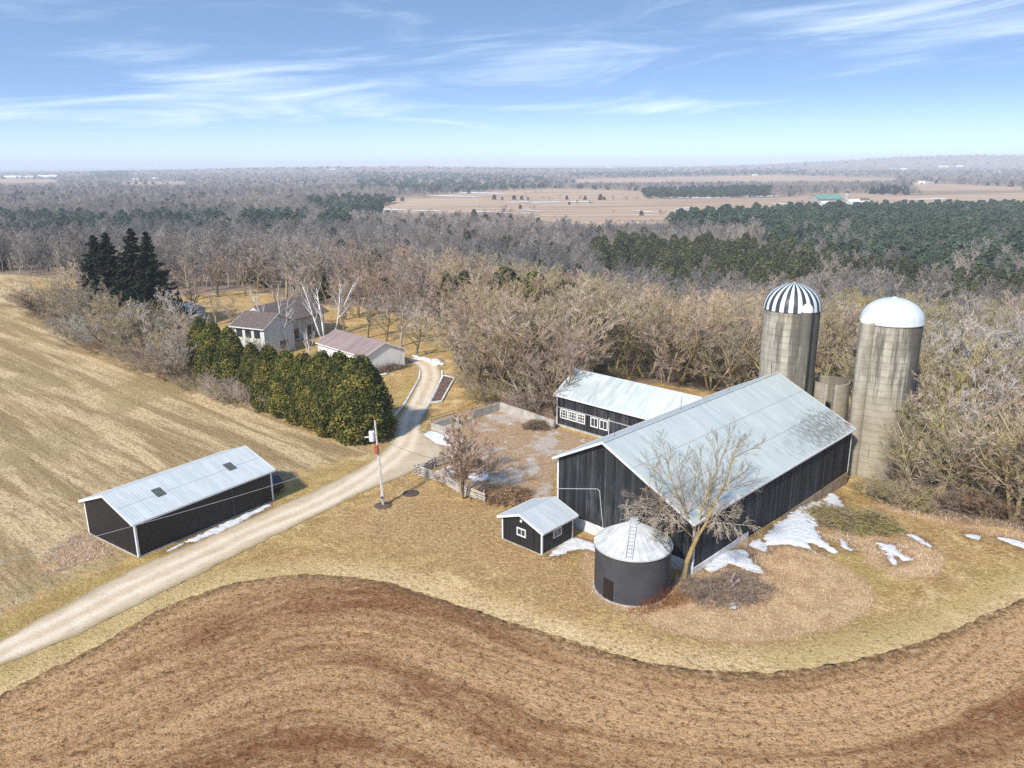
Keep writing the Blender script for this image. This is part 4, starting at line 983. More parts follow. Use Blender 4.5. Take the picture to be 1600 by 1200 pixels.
def shrub_segs(seed, h, stems=9, spread=.75, tw=.012, dense=1):
    rg = np.random.default_rng(seed)
    n = lambda k: max(2, int(round(k * dense)))
    return grow(rg, stems, [dict(nseg=4, jit=.12, up=.04, tip=.3), dict(n=n(6), ratio=.6, ang=(.3, .9), nseg=3, jit=.16, up=.05, start=.15, tip=.4, rmin=tw),
                            dict(n=n(6), ratio=.5, ang=(.3, 1.0), nseg=3, jit=.18, up=.03, start=.15, tip=.5, rmin=tw), dict(n=n(5), ratio=.5, ang=(.3, 1.0), nseg=2, jit=.2, up=.03, start=.15, tip=.6, rmin=tw)], h * .85, .05, spread, base_spread=.35)
SHRUB = []
for i in range(4): SHRUB.append(seg_mesh('shrub_stems', shrub_segs(300 + i, 4.0), [TAN], 3))

def conifer_mesh(name, rng, h, r, n, size, mat, kind):
    if kind == 'spruce':
        C = []; B = []; T = []; nl = int(h * 2.6)
        for k in range(nl):
            t = (k + .3) / nl; z = h * (.06 + .93 * t); rr = r * (1 - t) ** .85 * rng.uniform(.8, 1.1) + .12
            for a in rng.uniform(0, 6.28, max(5, int(13 * (1 - t)) + 4)):
                l = rr * rng.uniform(.7, 1.15); m_ = max(3, int(n * l / (nl * r * 6)))
                u = np.linspace(.12, 1, m_); dz = -.28 * l * u + .20 * l * u * u
                c = np.stack([np.cos(a) * l * u, np.sin(a) * l * u, z + dz - .06], 1) + rng.normal(0, .09, (m_, 3))
                C.append(c); B.append(np.tile([np.cos(a) * .3, np.sin(a) * .3, .9], (m_, 1))); T.append(u * .6 + rng.uniform(0, .4, m_))
        C = np.concatenate(C); B = np.concatenate(B); T = np.concatenate(T)
        return leaf_mesh(name, C, size, [mat], rng, B, T, 0.8)
    # clumpy crowns: sprays gathered into lumps over an egg or cone outline
    ncl = int(np.clip(n / 60, 14, 190)); C = []; B = []; T = []
    gold = (math.pi * (3 - math.sqrt(5)))
    for k in range(ncl):
        t = (k + .5) / ncl; a = k * gold + rng.uniform(-.4, .4)
        if kind == 'cedar': z = h * (.04 + .95 * t); rad = r * (min(1, (t + .12) * 4) ** .5) * (1 - t ** 2.0) ** .86
        elif kind == 'column': z = h * (.03 + .96 * t); rad = r * (1 - t ** 2.6) ** .8
        else: z = h * (.25 + .74 * t); rad = r * (1 - (2 * t - .75) ** 2 * .6) * rng.uniform(.6, 1.1)
        rad = max(rad, .05); cr = (.26 + .12 * rng.uniform()) * r * (1.15 if kind == 'pine' else 1) + .12
        f = rng.uniform(.55, 1.0) if kind == 'pine' else rng.uniform(.80, 1.0)
        c0 = np.array([np.cos(a) * rad * f, np.sin(a) * rad * f, z]); m_ = n // ncl
        dv = unit(rng.normal(0, 1, (m_, 3)) + np.array([np.cos(a) * .6, np.sin(a) * .6, .5])); q = cr * rng.uniform(.55, 1.05, m_)[:, None] * np.array([1, 1, 1.35 if kind != 'pine' else .6])
        C.append(c0 + dv * q); B.append(unit(dv + np.array([np.cos(a) * .5, np.sin(a) * .5, .35]))); T.append(np.clip(.5 * rng.uniform(0, 1, m_) + .5 * rng.uniform() * np.ones(m_), 0, 1))
    return leaf_mesh(name, np.concatenate(C), size, [mat], rng, np.concatenate(B), np.concatenate(T), 1.2 if kind != 'pine' else .7)
def mesh_top(me):
    a = np.empty(len(me.vertices) * 3, np.float32); me.vertices.foreach_get('co', a); return float(np.quantile(a[2::3], .999))
def stick_mesh(name, h, r, mat): 
    return seg_mesh(name, [(np.array([[0, 0, -.3], [0, 0, h * .4]]), np.array([[0, 0, h * .4], [0, 0, h]]), np.array([r, r * .7]), np.array([r * .7, .02]))], [mat], 7)
rg = np.random.default_rng(5)
CEDARM = [conifer_mesh('cedar_crown', np.random.default_rng(400 + i), 7.5, 2.1, 30000, .085, CEDAR, 'cedar') for i in range(4)]
WCEDM = [conifer_mesh('wild_cedar_crown', np.random.default_rng(410 + i), 9.0, 1.9, 7000, .17, WCEDAR, 'column') for i in range(3)]
SPRUM = [conifer_mesh('spruce_crown', np.random.default_rng(420 + i), 16.0, 4.2, 52000, .15, SPRUCE, 'spruce') for i in range(2)]
PINEM = [conifer_mesh('pine_crown', np.random.default_rng(430 + i), 13.0, 3.6, 4600, .30, PINE, 'pine') for i in range(3)]
FCEDM = [conifer_mesh('far_cedar', np.random.default_rng(440 + i), 10.0, 2.3, 900, .55, WCEDAR, 'column') for i in range(2)]
FPINEM = [conifer_mesh('far_pine', np.random.default_rng(450 + i), 13.0, 3.8, 800, .75, PINE, 'pine') for i in range(2)]
FSPRM = [conifer_mesh('far_spruce', np.random.default_rng(460 + i), 14.0, 3.2, 1500, .60, SPRUCE, 'spruce') for i in range(2)]
TRUNKM = stick_mesh('conifer_trunk', 1.0, .035, BARK)

def set_mat(o, mt):
    if o.material_slots: o.material_slots[0].link = 'OBJECT'; o.material_slots[0].material = mt
def place_bare(x, y, h, label, group, twig=None, var=None, rot=None, cat='tree', name='bare_tree', bark=None, squash=1.0, z=None):
    v = BARE[var if var is not None else random.randrange(len(BARE))]; s_ = h / v[2]
    t = thing(name, label, cat, (x, y, tz(x, y) if z is None else z), random.uniform(0, 6.28) if rot is None else rot, group); t.scale = (s_ * squash, s_ * squash, s_)
    a = link('trunk', v[0], t); c = link('crown', v[1], t)
    if twig: set_mat(c, twig)
    if bark: set_mat(a, bark)
    return t
def place_conifer(x, y, h, label, group, meshes, mh, name, cat='tree', wide=1.0, mt=None):
    me = random.choice(meshes); mh = mesh_top(me)
    s_ = h / mh; t = thing(name, label, cat, (x, y, tz(x, y)), random.uniform(0, 6.28), group); t.scale = (s_ * wide, s_ * wide, s_)
    k = link('trunk', TRUNKM, t); k.scale = (3.5 * mh / 9, 3.5 * mh / 9, mh * .93)
    c = link('crown', me, t)
    if mt: set_mat(c, mt)
    return t
def place_shrub(x, y, h, label, group, twig=None, wide=1.0, name='shrub'):
    o = link(name, random.choice(SHRUB)); s_ = h / 4.0; o.location = (x, y, tz(x, y)); o.rotation_euler = (0, 0, random.uniform(0, 6.28)); o.scale = (s_ * wide, s_ * wide, s_)
    if twig: set_mat(o, twig)
    return tag(o, label, 'shrub', group)

# ------------------------------------------------------------------ trees: the wood
BLD = [(BF, BTH, BW, BL), (WF, WTH, 7.83, 18.2), (RF, RTH, 7.56, 14.31), (HF, HTH, hw + 16, 14), ((bx, by), 2.3, 5, 6)]
def blocked(x, y, mrg=2.0):
    r = np.zeros(x.shape, bool)
    for F_, th, W_, L_ in BLD:
        a = (x - F_[0]) * math.cos(th) + (y - F_[1]) * math.sin(th); b = -(x - F_[0]) * math.sin(th) + (y - F_[1]) * math.cos(th)
        r |= (a > -mrg) & (a < L_ + mrg) & (b > -mrg) & (b < W_ + mrg)
    for (cx_, cy_, r_) in ((31.94, 87.75, 4.2), (40.42, 82.25, 4.5), (37.2, 87.6, 3.2)): r |= np.hypot(x - cx_, y - cy_) < r_
    qx_ = px_of(x, y, np.zeros(x.shape))[0]; r |= (qx_ > 1285) & (qx_ < 1445) & (y < 97)
    return r
def jgrid(y0, y1, step, rng):
    """jittered points over the part of the land the photograph could show, between two distances"""
    xs = []; W_ = y1 * .98 + 60
    X, Y = np.meshgrid(np.arange(-W_, W_, step), np.arange(y0, y1, step))
    X = X.ravel() + rng.uniform(-.48, .48, X.size) * step; Y = Y.ravel() + rng.uniform(-.48, .48, X.size) * step
    k = np.abs(X) < Y * .95 + 25
    return X[k], Y[k]
def px_of(x, y, z):
    d = np.stack([x, y, z], 1) - CPOS; w_ = d @ FW
    return 800 + FPX * (d @ RT) / w_, 600 - FPX * (d @ UP) / w_
CON = [  # outlines where evergreens stand, in photo pixels at mid-crown: (polygon, share of evergreens, kind)
    ([(1004, 293), (1206, 290), (1208, 305), (1010, 309)], 1.0, 'pine'),
    ([(925, 388), (1000, 384), (1100, 388), (1260, 400), (1262, 430), (1200, 445), (1130, 440), (1060, 432), (1000, 420), (925, 410)], .96, 'cedar'),
    ([(1048, 330), (1130, 322), (1230, 325), (1400, 316), (1640, 314), (1640, 372), (1500, 372), (1330, 356), (1230, 352), (1050, 358)], .97, 'pine'),
    ([(1180, 350), (1330, 354), (1500, 368), (1640, 370), (1640, 420), (1500, 425), (1350, 395), (1200, 380)], .75, 'pine'),
    ([(1260, 395), (1400, 400), (1500, 430), (1640, 425), (1640, 478), (1500, 476), (1420, 450), (1270, 430)], .68, 'cedar'),
    ([(1500, 420), (1640, 425), (1640, 470), (1500, 478), (1440, 440)], .8, 'cedar'),
    ([(470, 306), (600, 304), (775, 312), (778, 331), (640, 328), (500, 330)], .95, 'pine'),
    ([(500, 306), (560, 305), (560, 345), (500, 350)], .6, 'pine'),
    ([(-40, 328), (130, 335), (480, 330), (480, 352), (300, 356), (130, 362), (-40, 362)], .62, 'pine'),
    ([(540, 263), (860, 276), (860, 294), (720, 300), (560, 290)], .5, 'pine'),
    ([(770, 420), (860, 412), (860, 450), (780, 450)], .65, 'cedar'), ([(525, 385), (600, 388), (600, 415), (525, 412)], .4, 'cedar'),
    ([(690, 435), (750, 432), (750, 470), (690, 470)], .85, 'cedar'), ([(870, 420), (905, 420), (905, 450), (870, 450)], .8, 'cedar'),
    ([(560, 345), (620, 345), (700, 360), (900, 370), (900, 398), (700, 392)], .16, 'cedar'),
    ([(880, 268), (1260, 262), (1260, 270), (900, 275)], .5, 'pine'), ([(1360, 290), (1420, 290), (1420, 312), (1345, 312)], .9, 'spruce'),
    ([(140, 262), (200, 262), (200, 275), (140, 275)], .9, 'pine')]
trng = np.random.default_rng(21)
px_l = []
for y0, y1, st in ((74, 175, 4.6), (175, 330, 6.0), (330, 620, 7.6), (620, 1100, 10.5), (1100, 2000, 16.0), (2000, 4200, 30.0), (4200, 9000, 65.0)):
    x, y = jgrid(y0, y1, st, trng)
    k = ~inside(x, y, open_poly) & ~blocked(x, y)
    if y0 > 250:
        for q in far_polys: k &= ~inside(x, y, q)
    if y0 > 320:
        fx_, fy_ = px_of(x, y, terrain(x, y) + 8.5)
        for q in FARPX: k &= ~inside(fx_, fy_, np.array(q, float))
    x, y = x[k], y[k]
    px_l.append(np.stack([x, y, np.full(x.shape, st)], 1))
TP = np.concatenate(px_l); tx, ty, tstep = TP.T; tzz = terrain(tx, ty)
qx, qy = px_of(tx, ty, tzz + 7.0)
k = (qx > -380) & (qx < 1980) & (qy < 900); tx, ty, tstep, tzz, qx, qy = (a[k] for a in (tx, ty, tstep, tzz, qx, qy))
# hayfield crest and what lies beyond it on the left stay open
share = np.full(len(tx), .085); kindc = np.array(['cedar'] * len(tx), dtype=object)
for q, sh, kd in CON:
    c = inside(qx, qy, np.array(q, float)); share[c] = sh; kindc[c] = kd
share[np.hypot(tx, ty) < 165] = .0
ev = trng.uniform(0, 1, len(tx)) < share
scl = np.where(tstep < 5, 1.0, np.where(tstep < 10, 1.0, np.where(tstep < 12, 1.15, np.where(tstep < 20, 1.5, np.where(tstep < 40, 2.2, 3.6)))))
hts = np.where(ev, 11.0, 11.5) * trng.uniform(.55, 1.3, len(tx)) * np.where(tstep > 12, .82, 1.0)
hts = np.where(ev & (kindc == 'cedar'), hts * .82, hts)
hts[inside(qx, qy, np.array(CON[1][0], float)) & ev] *= 1.55
dist = np.hypot(tx, ty)
app = hts / dist
def zone_words(px, d):
    if px < 330: return 'beyond the left hay field'
    if px < 700: return 'behind the farm house'
    if px < 860: return 'behind the stone walled barnyard'
    if px < 1190: return 'behind the long low wing barn'
    if px < 1290: return 'behind the striped silo'
    return 'beside the white domed silo'
def pick_visible(mask, n):
    idx = np.where(mask)[0]; return idx[np.argsort(-app[idx])][:n]
bare_i = pick_visible(~ev & (qx > -20) & (qx < 1620), 285)
con_i = pick_visible(ev & (qx > -20) & (qx < 1620), 230)
for i in bare_i:
    z_ = zone_words(qx[i], dist[i]); u = trng.uniform()
    if qx[i] > 1290: tw, cw = (SILVER, 'silvery grey') if (u < .45 and qx[i] > 1440) else ((LICHEN, 'olive tinged') if u < .7 else (TAN, 'tan'))
    elif qx[i] > 690: tw, cw = (TAN, 'tan') if u < .62 else ((LICHEN, 'olive tinged') if u < .82 else (PINKT, 'pinkish'))
    else: tw, cw = (PINKT, 'pinkish brown') if u < .45 else ((GREYT, 'grey brown') if u < .75 else (TAN, 'tan'))
    place_bare(tx[i], ty[i], hts[i] * (1.08 if dist[i] < 130 else 1), f'bare {cw} tree in the wood {z_}', f'bare trees in the wood {z_}', tw, bark=(YBARK if qx[i] > 690 and u < .8 else None), squash=trng.uniform(.95, 1.3))
for i in con_i:
    z_ = zone_words(qx[i], dist[i]); kd = kindc[i]
    ms, mh = dict(cedar=(WCEDM, 9.0), pine=(PINEM, 13.0), spruce=(SPRUM, 16.0))[kd]
    place_conifer(tx[i], ty[i], hts[i], f'dark {"olive" if kd == "cedar" else "green"} {kd} growing among trees {z_}', f'{kd} trees in the valley {z_}', ms, mh, kd + '_tree', wide=trng.uniform(.9, 1.3))
rest = np.ones(len(tx), bool); rest[bare_i] = False; rest[con_i] = False

def scatter(name, label, cat, idx, meshes, mh, mats=None):
    """the far-off wood: one object whose points carry trees"""
    n = len(idx)
    if n == 0: return
    me = bpy.data.meshes.new(name); me.vertices.add(n)
    me.vertices.foreach_set('co', np.stack([tx[idx], ty[idx], tzz[idx] - .2], 1).astype(np.float32).ravel()); me.update()
    for nm, typ, val in (('rotz', 'FLOAT', trng.uniform(0, 6.28, n)), ('sc', 'FLOAT', hts[idx] / mh), ('wide', 'FLOAT', scl[idx] * trng.uniform(.9, 1.25, n)), ('pick', 'INT', trng.integers(0, len(meshes), n))):
        a = me.attributes.new(nm, typ, 'POINT'); a.data.foreach_set('value', val.astype(np.int32 if typ == 'INT' else np.float32))
    o = link(name, me); tag(o, label, cat); o['kind'] = 'stuff'
    ng = bpy.data.node_groups.new(name, 'GeometryNodeTree'); ng.interface.new_socket('Geometry', in_out='INPUT', socket_type='NodeSocketGeometry'); ng.interface.new_socket('Geometry', in_out='OUTPUT', socket_type='NodeSocketGeometry')
    N = ng.nodes; Lk = ng.links; gi = N.new('NodeGroupInput'); go = N.new('NodeGroupOutput'); ip = N.new('GeometryNodeInstanceOnPoints'); jn = N.new('GeometryNodeJoinGeometry')
    for src in meshes[::-1]:
        oi = N.new('GeometryNodeObjectInfo'); oi.transform_space = 'ORIGINAL'; oi.inputs['Object'].default_value = src; oi.inputs['As Instance'].default_value = True
        Lk.new(oi.outputs['Geometry'], jn.inputs[0])
    def na(nm, typ):
        a = N.new('GeometryNodeInputNamedAttribute'); a.data_type = typ; a.inputs[0].default_value = nm; return a.outputs[0]
    cr = N.new('ShaderNodeCombineXYZ'); Lk.new(na('rotz', 'FLOAT'), cr.inputs[2])
    e2r = N.new('FunctionNodeEulerToRotation'); Lk.new(cr.outputs[0], e2r.inputs[0])
    sc = N.new('ShaderNodeCombineXYZ'); sv = na('sc', 'FLOAT'); mm_ = N.new('ShaderNodeMath'); mm_.operation = 'MULTIPLY'; Lk.new(sv, mm_.inputs[0]); Lk.new(na('wide', 'FLOAT'), mm_.inputs[1])
    Lk.new(mm_.outputs[0], sc.inputs[0]); Lk.new(mm_.outputs[0], sc.inputs[1]); Lk.new(sv, sc.inputs[2])
    Lk.new(gi.outputs[0], ip.inputs['Points']); Lk.new(jn.outputs[0], ip.inputs['Instance']); ip.inputs['Pick Instance'].default_value = True
    Lk.new(na('pick', 'INT'), ip.inputs['Instance Index']); Lk.new(e2r.outputs[0], ip.inputs['Rotation']); Lk.new(sc.outputs[0], ip.inputs['Scale'])
    Lk.new(ip.outputs[0], go.inputs[0])
    md = o.modifiers.new('trees', 'NODES'); md.node_group = ng
    return o
def far_tree(name, me, i, mh, label, cat='tree'):
    """one real far-off tree of each shape, which the far wood repeats"""
    o = link(name, me); s_ = hts[i] / mh; o.location = (tx[i], ty[i], tzz[i] - .2); o.scale = (s_, s_, s_); return tag(o, label, cat, 'trees at the near edge of the far wood')
def far_kind(sel, meshes, mh_list, name, treelabel, label, cat):
    idx = np.where(sel & rest)[0]; idx = idx[np.argsort(dist[idx])]
    objs = []
    for j, me in enumerate(meshes):
        objs.append(far_tree(name + '_tree', me, idx[j], mh_list[j], treelabel)); rest[idx[j]] = False
    idx = np.where(sel & rest)[0]
    scatter(name + '_wood', label, cat, idx, objs, float(np.mean(mh_list)))
far_kind(~ev, [f[0] for f in FARBARE], [f[1] for f in FARBARE], 'bare', 'bare brown tree at the edge of the far bare wood', 'brown grey bare woods filling the valley to the horizon', 'wood')
far_kind(ev & (kindc == 'cedar'), FCEDM, [10, 10], 'cedar', 'dark olive cedar at the edge of the far wood', 'dark olive cedars scattered through the valley', 'wood')
far_kind(ev & (kindc == 'pine'), FPINEM, [13, 13], 'pine', 'blue green pine at the edge of the far plantation', 'blue green pine plantations in the valley', 'wood')
far_kind(ev & (kindc == 'spruce'), FSPRM, [14, 14], 'spruce', 'dark spruce by the far green roofed farm', 'dark spruces sheltering the far green roofed farm', 'wood')


# ------------------------------------------------------------------ hedge trees, spruces, birches and other trees one can tell apart
def ground_hit(px, py):
    """where the sight line through a pixel meets the land"""
    d = ray(px, py); d = d / np.linalg.norm(d); t = 20.0
    while t < 25000:
        p = CPOS + d * t
        if p[2] < tz(p[0], p[1]): break
        t += max(.3, t * .004)
    return float(p[0]), float(p[1])
HEDGE = [(318, 590, 497), (338, 603, 505), (364, 612, 512), (397, 624, 536), (425, 640, 540), (452, 650, 548), (480, 660, 552), (508, 668, 549), (536, 678, 551), (566, 685, 556)]
ords = ['farthest', 'second farthest', 'third farthest', 'fourth farthest', 'fifth farthest', 'fifth nearest', 'fourth nearest', 'third nearest', 'second nearest', 'nearest']
for i, (a, b, c) in enumerate(HEDGE):
    x, y = xy(a, b); x2 = y2 = 0
    h = zat(c, x, y + 1.0)
    place_conifer(x, y + .6, h, f'dense golden green cedar, {ords[i]} in the hedge row before the cream house', 'hedge cedars in a row', CEDARM, 7.5, 'cedar_tree', wide=(1.25 if i == 9 else (.85 if i == 3 else (.98 if i < 3 else 1.08))) * random.uniform(.92, 1.1))
for (a, b, c, lb, wd) in ((163, 500, 371, 'left spruce of the tall dark pair nearest the hay field', 1.35), (184, 506, 367, 'broad dark spruce second from the hay field', 1.3), (224, 512, 361, 'tallest dark spruce of the four near the house', 1.25), (247, 516, 366, 'dark spruce standing nearest the pale blue roofed cabin', 1.2)):
    x, y = xy(a, b); place_conifer(x, y, zat(c, x, y), lb, 'tall dark spruces by the hedgerow', SPRUM, 16.0, 'spruce_tree', wide=wd)
x, y = xy(284, 506); place_conifer(x, y, zat(455, x, y), 'small thin dark spruce among bare branches beside the cabin', None, SPRUM, 16.0, 'spruce_tree', wide=1.0)
x, y = xy(722, 508); place_conifer(x, y, zat(430, x, y), 'broad dark evergreen between the lawn and the tan bare wood', None, WCEDM, 9.0, 'evergreen_tree', wide=2.1)
for (a, b, c, lb) in ((790, 520, 415, 'dark olive cedar standing up among tan bare trees'), (835, 520, 418, 'olive cedar right of its darker neighbour above the bare wood'), (885, 520, 424, 'rounded olive cedar poking out above the middle of the wood')):
    x, y = xy(a, b); place_conifer(x, y, zat(c, x, y), lb, None, WCEDM, 9.0, 'cedar_tree', wide=1.5)
x, y = xy(1490, 640); place_conifer(x, y, 10.5, 'dark olive cedar behind the bare thicket right of the white domed silo', None, WCEDM, 9.0, 'cedar_tree', wide=1.5)

HR = [(40, 478, 452, BRUSH, 'low reddish brown bush at the far bend of the hay field'), (66, 492, 440, BRUSH, 'brown bush at the hedgerow end beside the hay field'), (88, 502, 412, TAN, 'wide tan bare tree at the far end of the hedgerow'),
      (112, 515, 425, LICHEN, 'olive tinged bare tree above the pale blue grey bush'), (138, 522, 430, TAN, 'tan bare tree left of the dark spruces'), (178, 556, 462, TAN, 'pale bare tree with clear trunk at the hay field edge'),
      (205, 545, 452, LICHEN, 'olive bare tree before the spruce trunks'), (238, 566, 478, LICHEN, 'yellowish lichened bare tree before the spruces'), (262, 560, 450, GREYT, 'grey bare tree beside the small thin spruce'),
      (276, 590, 496, TAN, 'tan bare tree left of the first hedge cedar'), (300, 602, 512, SILVER, 'pale leaning bare tree touching the first hedge cedar')]
for i, (a, b, c, mt, lb) in enumerate(HR):
    x, y = xy(a, b); h = zat(c, x, y)
    if i < 2: place_shrub(x, y, h, lb, None, mt, 1.5)
    else: place_bare(x, y, h, lb, None, mt, (2, 5, 4, 1, 5, 2, 4, 5, 2, 5, 4)[i], squash=1.35, name='hedgerow_tree')
x, y = xy(122, 538); place_shrub(x, y, zat(486, x, y) + .5, 'pale blue grey round bush at the edge of the hay field', None, PALEB, 1.25)
for (a, b, h, lb) in ((150, 545, 2.6, 'brown bush between the pale blue grey bush and the clear trunked tree'), (222, 572, 2.4, 'brown bush at the foot of the lichened hedgerow tree'), (345, 622, 3.4, 'bare bush in front of the second hedge cedar'),
                      (378, 634, 4.2, 'pinkish bare bush before the hedge cedars'), (404, 640, 4.4, 'pale bare bush leaning out between two hedge cedars'), (318, 612, 2.4, 'low tangled bush under the farthest hedge cedars'), (255, 585, 2.2, 'low brown bush at the orange earth of the hedgerow'), (196, 565, 2.0, 'low brown bush beside the clear hedgerow trunk')):
    x, y = xy(a, b); place_shrub(x, y, h, lb, None, GREYT if h < 3 else TAN, 1.2)

hline = smooth([xy(*p) for p in [(28, 478), (70, 506), (120, 540), (180, 562), (240, 586), (310, 612), (350, 628)]], 8); hr_ = np.random.default_rng(9)
for k, p in enumerate(hline):
    for j in range(2):
        x, y = p[0] + hr_.uniform(-1, 4), p[1] + hr_.uniform(0, 9) * j + hr_.uniform(-.5, 1)
        place_shrub(x, y, hr_.uniform(1.6, 3.2) + j * 1.4, 'tangled brown bush filling the hedgerow along the hay field', 'bushes of the hedgerow along the hay field', (GREYT, TAN, BRUSH, LICHEN)[hr_.integers(0, 4)], hr_.uniform(1.2, 1.6))
for k in range(14):
    a = 60 + k * 18; b = 505 + k * 6.2 + hr_.uniform(-22, -4); x, y = xy(a, b)
    place_bare(x, y, hr_.uniform(6.5, 9.5), 'grey tan bare tree crowded into the hedgerow by the hay field', 'crowded trees of the hedgerow', (TAN, GREYT, LICHEN)[k % 3], (2, 5, 4, 1)[k % 4], squash=1.25, name='hedgerow_tree')

for (a, b, c, lb) in ((338, 508, 455, 'grey bare tree screening the left end of the house roof'), (362, 520, 462, 'bare tree before the left end of the house roof'), (300, 500, 440, 'dark bare tree beside the pale blue roofed cabin'), (395, 528, 470, 'thin bare tree before the house windows'), (470, 512, 440, 'bare tree over the rear roof of the house'), (538, 520, 450, 'bare tree between the porch and the garage roof')):
    x, y = xy(a, b); place_bare(x, y, zat(c, x, y), lb, None, GREYT, random.choice((0, 3)), squash=1.25, name='yard_tree')

for (a, b, h, lb) in ((385, 560, 5.0, 'grey bush hiding the left front wall of the house'), (402, 566, 4.2, 'grey bush before the left front corner of the house'), (432, 566, 3.6, 'bush before the cream gable wall of the house')):
    x, y = xy(a, b); place_shrub(x, y, h, lb, None, GREYT, 1.0)

def birch(px, py, top, seed, stems, label):
    rg = np.random.default_rng(seed)
    sg = grow(rg, stems, [dict(nseg=7, jit=.05, up=.03, tip=.3), dict(n=9, ratio=.33, ang=(.35, .7), nseg=4, jit=.1, up=.12, start=.3, rr=.55, rmin=.03), dict(n=5, ratio=.5, ang=(.3, .8), nseg=3, jit=.14, up=.06, start=.2, rr=.6, rmin=.018),
                          dict(n=4, ratio=.5, ang=(.3, .8), nseg=2, jit=.15, up=.0, start=.2, rr=.7, rmin=.012)], 9.5, .15, .30, base_spread=.3)
    top_z = max(s[1][:, 2].max() for s in sg); x, y = xy(px, py); h = zat(top, x, y)
    t = thing('birch_tree', label, 'tree', (x, y, tz(x, y)), 0, 'white birches by the house'); t.scale = (h / top_z,) * 3
    link('trunk', seg_mesh('birch_trunk', sg[:2], [BIRCH], 6), t); link('crown', seg_mesh('birch_crown', sg[2:], [SILVER], 3), t)
birch(436, 545, 436, 501, 2, 'white birch with two leaning stems before the cream gable')
birch(451, 550, 438, 502, 1, 'straight white birch in front of the cream gable wall')
birch(506, 535, 432, 503, 2, 'white birch in front of the dark porch')
birch(518, 525, 428, 504, 2, 'white birch right of the porch behind the garage')
birch(482, 556, 508, 505, 3, 'small white birch sapling before the dark porch')
ORCH = [(574, 528, 452, 'dark forked bare tree on the lawn behind the garage roof'), (603, 533, 460, 'slim bare tree on the lawn, second from the garage'), (626, 541, 462, 'bare tree with low forked trunk on the lawn'), (650, 557, 468, 'wide grey bare tree at the edge of the driveway bend'),
        (540, 500, 430, 'reddish bare tree behind the house roof'), (610, 505, 440, 'reddish bare tree far back on the lawn'), (665, 512, 448, 'purplish bare tree at the back of the lawn'), (705, 530, 455, 'twisted bare tree before the broad dark evergreen'),
        (560, 496, 418, 'tall reddish brown tree at the back of the lawn'), (590, 492, 415, 'tall brown bare tree behind the lawn trees'), (640, 500, 425, 'brown bare tree rising behind the forked lawn trees'), (300, 470, 398, 'round tan bare tree left behind the house roof'), (340, 464, 396, 'olive round bare tree behind the house roof'), (385, 462, 402, 'reddish tree right behind the house ridge'), (430, 474, 405, 'reddish tree behind the leaning birch'), (470, 480, 408, 'reddish brown tree behind the birches')]
for i, (a, b, c, lb) in enumerate(ORCH):
    x, y = xy(a, b); place_bare(x, y, zat(c, x, y), lb, None, GREYT if i < 4 else PINKT, (0, 3, 0, 3)[i % 4], squash=1.45, name='lawn_tree' if i < 8 else 'bare_tree')
# big trees standing along the front of the wood
FRONT = [(748, 612, 462), (775, 618, 470), (806, 626, 466), (828, 640, 462), (852, 622, 448), (905, 600, 445), (735, 585, 480), (760, 570, 460), (790, 585, 455), (960, 598, 448), (1010, 598, 452), (1065, 600, 458), (1110, 602, 462), (1150, 604, 470), (1175, 600, 480), (1290, 620, 500)]
for i, (a, b, c) in enumerate(FRONT):
    x, y = xy(a, b - (0 if a < 870 else 12)); place_bare(x, y, zat(c, x, y), 'tall tan many stemmed bare tree along the front of the wood behind the farm buildings', 'front row of the tan wood', (TAN, LICHEN, TAN, PINKT)[i % 4], (2, 5, 1, 4, 2, 5)[i % 6], squash=1.3, bark=YBARK)
RIGHT = [(1462, 770, 590), (1500, 775, 575), (1540, 788, 585), (1585, 800, 575), (1455, 725, 545), (1490, 700, 520), (1530, 700, 505), (1575, 690, 470), (1615, 740, 500), (1550, 650, 465), (1592, 640, 455), (1510, 740, 540), (1640, 800, 560), (1470, 660, 520), (1448, 748, 620)]
for i, (a, b, c) in enumerate(RIGHT):
    x, y = xy(a, b); h = max(4.5, zat(c, x, y) * (.92))
    place_bare(x, y, h, 'olive tinged spreading bare tree in the thicket right of the white domed silo' if c > 500 and i % 2 == 0 else ('silvery bare tree at the back of the right hand thicket' if c < 500 else 'tan spreading bare tree in the thicket right of the white domed silo'),
               'bare trees of the thicket by the white silo', SILVER if c < 500 else (LICHEN if i % 2 == 0 else TAN), (5, 2, 4, 5, 1, 2)[i % 6], squash=1.3, bark=YBARK, name='thicket_tree')
# brush along the edge of the wood
edge = smooth([xy(*p) for p in [(735, 600), (752, 625), (792, 628), (862, 650), (880, 610), (940, 592), (1060, 586), (1180, 582), (1285, 625), (1330, 650)]], 5)
edge2 = smooth([xy(*p) for p in [(1428, 776), (1450, 784), (1520, 800), (1610, 820), (1720, 850)]], 8)
brng = np.random.default_rng(77); nb = 0
for E_, stp, back, hh in ((edge, 1, 7, (1.6, 3.6)), (edge2, 1, 12, (1.8, 4.2))):
    for p in E_[::stp]:
        for r_ in range(3 if E_ is edge2 else 2):
            x, y = p[0] + brng.uniform(-1.5, 2.5), p[1] + brng.uniform(.3, back)
            if blocked(np.array([x]), np.array([y]), .8)[0]: continue
            place_shrub(x, y, brng.uniform(*hh), 'tangled brown bush under the trees by the white silo' if E_ is edge2 else 'tangled brown bush along the front of the tan wood',
                        'bushes under the right hand trees' if E_ is edge2 else 'bushes along the front of the wood', (BRUSH, LICHEN, TAN, GREYT)[brng.integers(0, 4)], brng.uniform(1.1, 1.6))

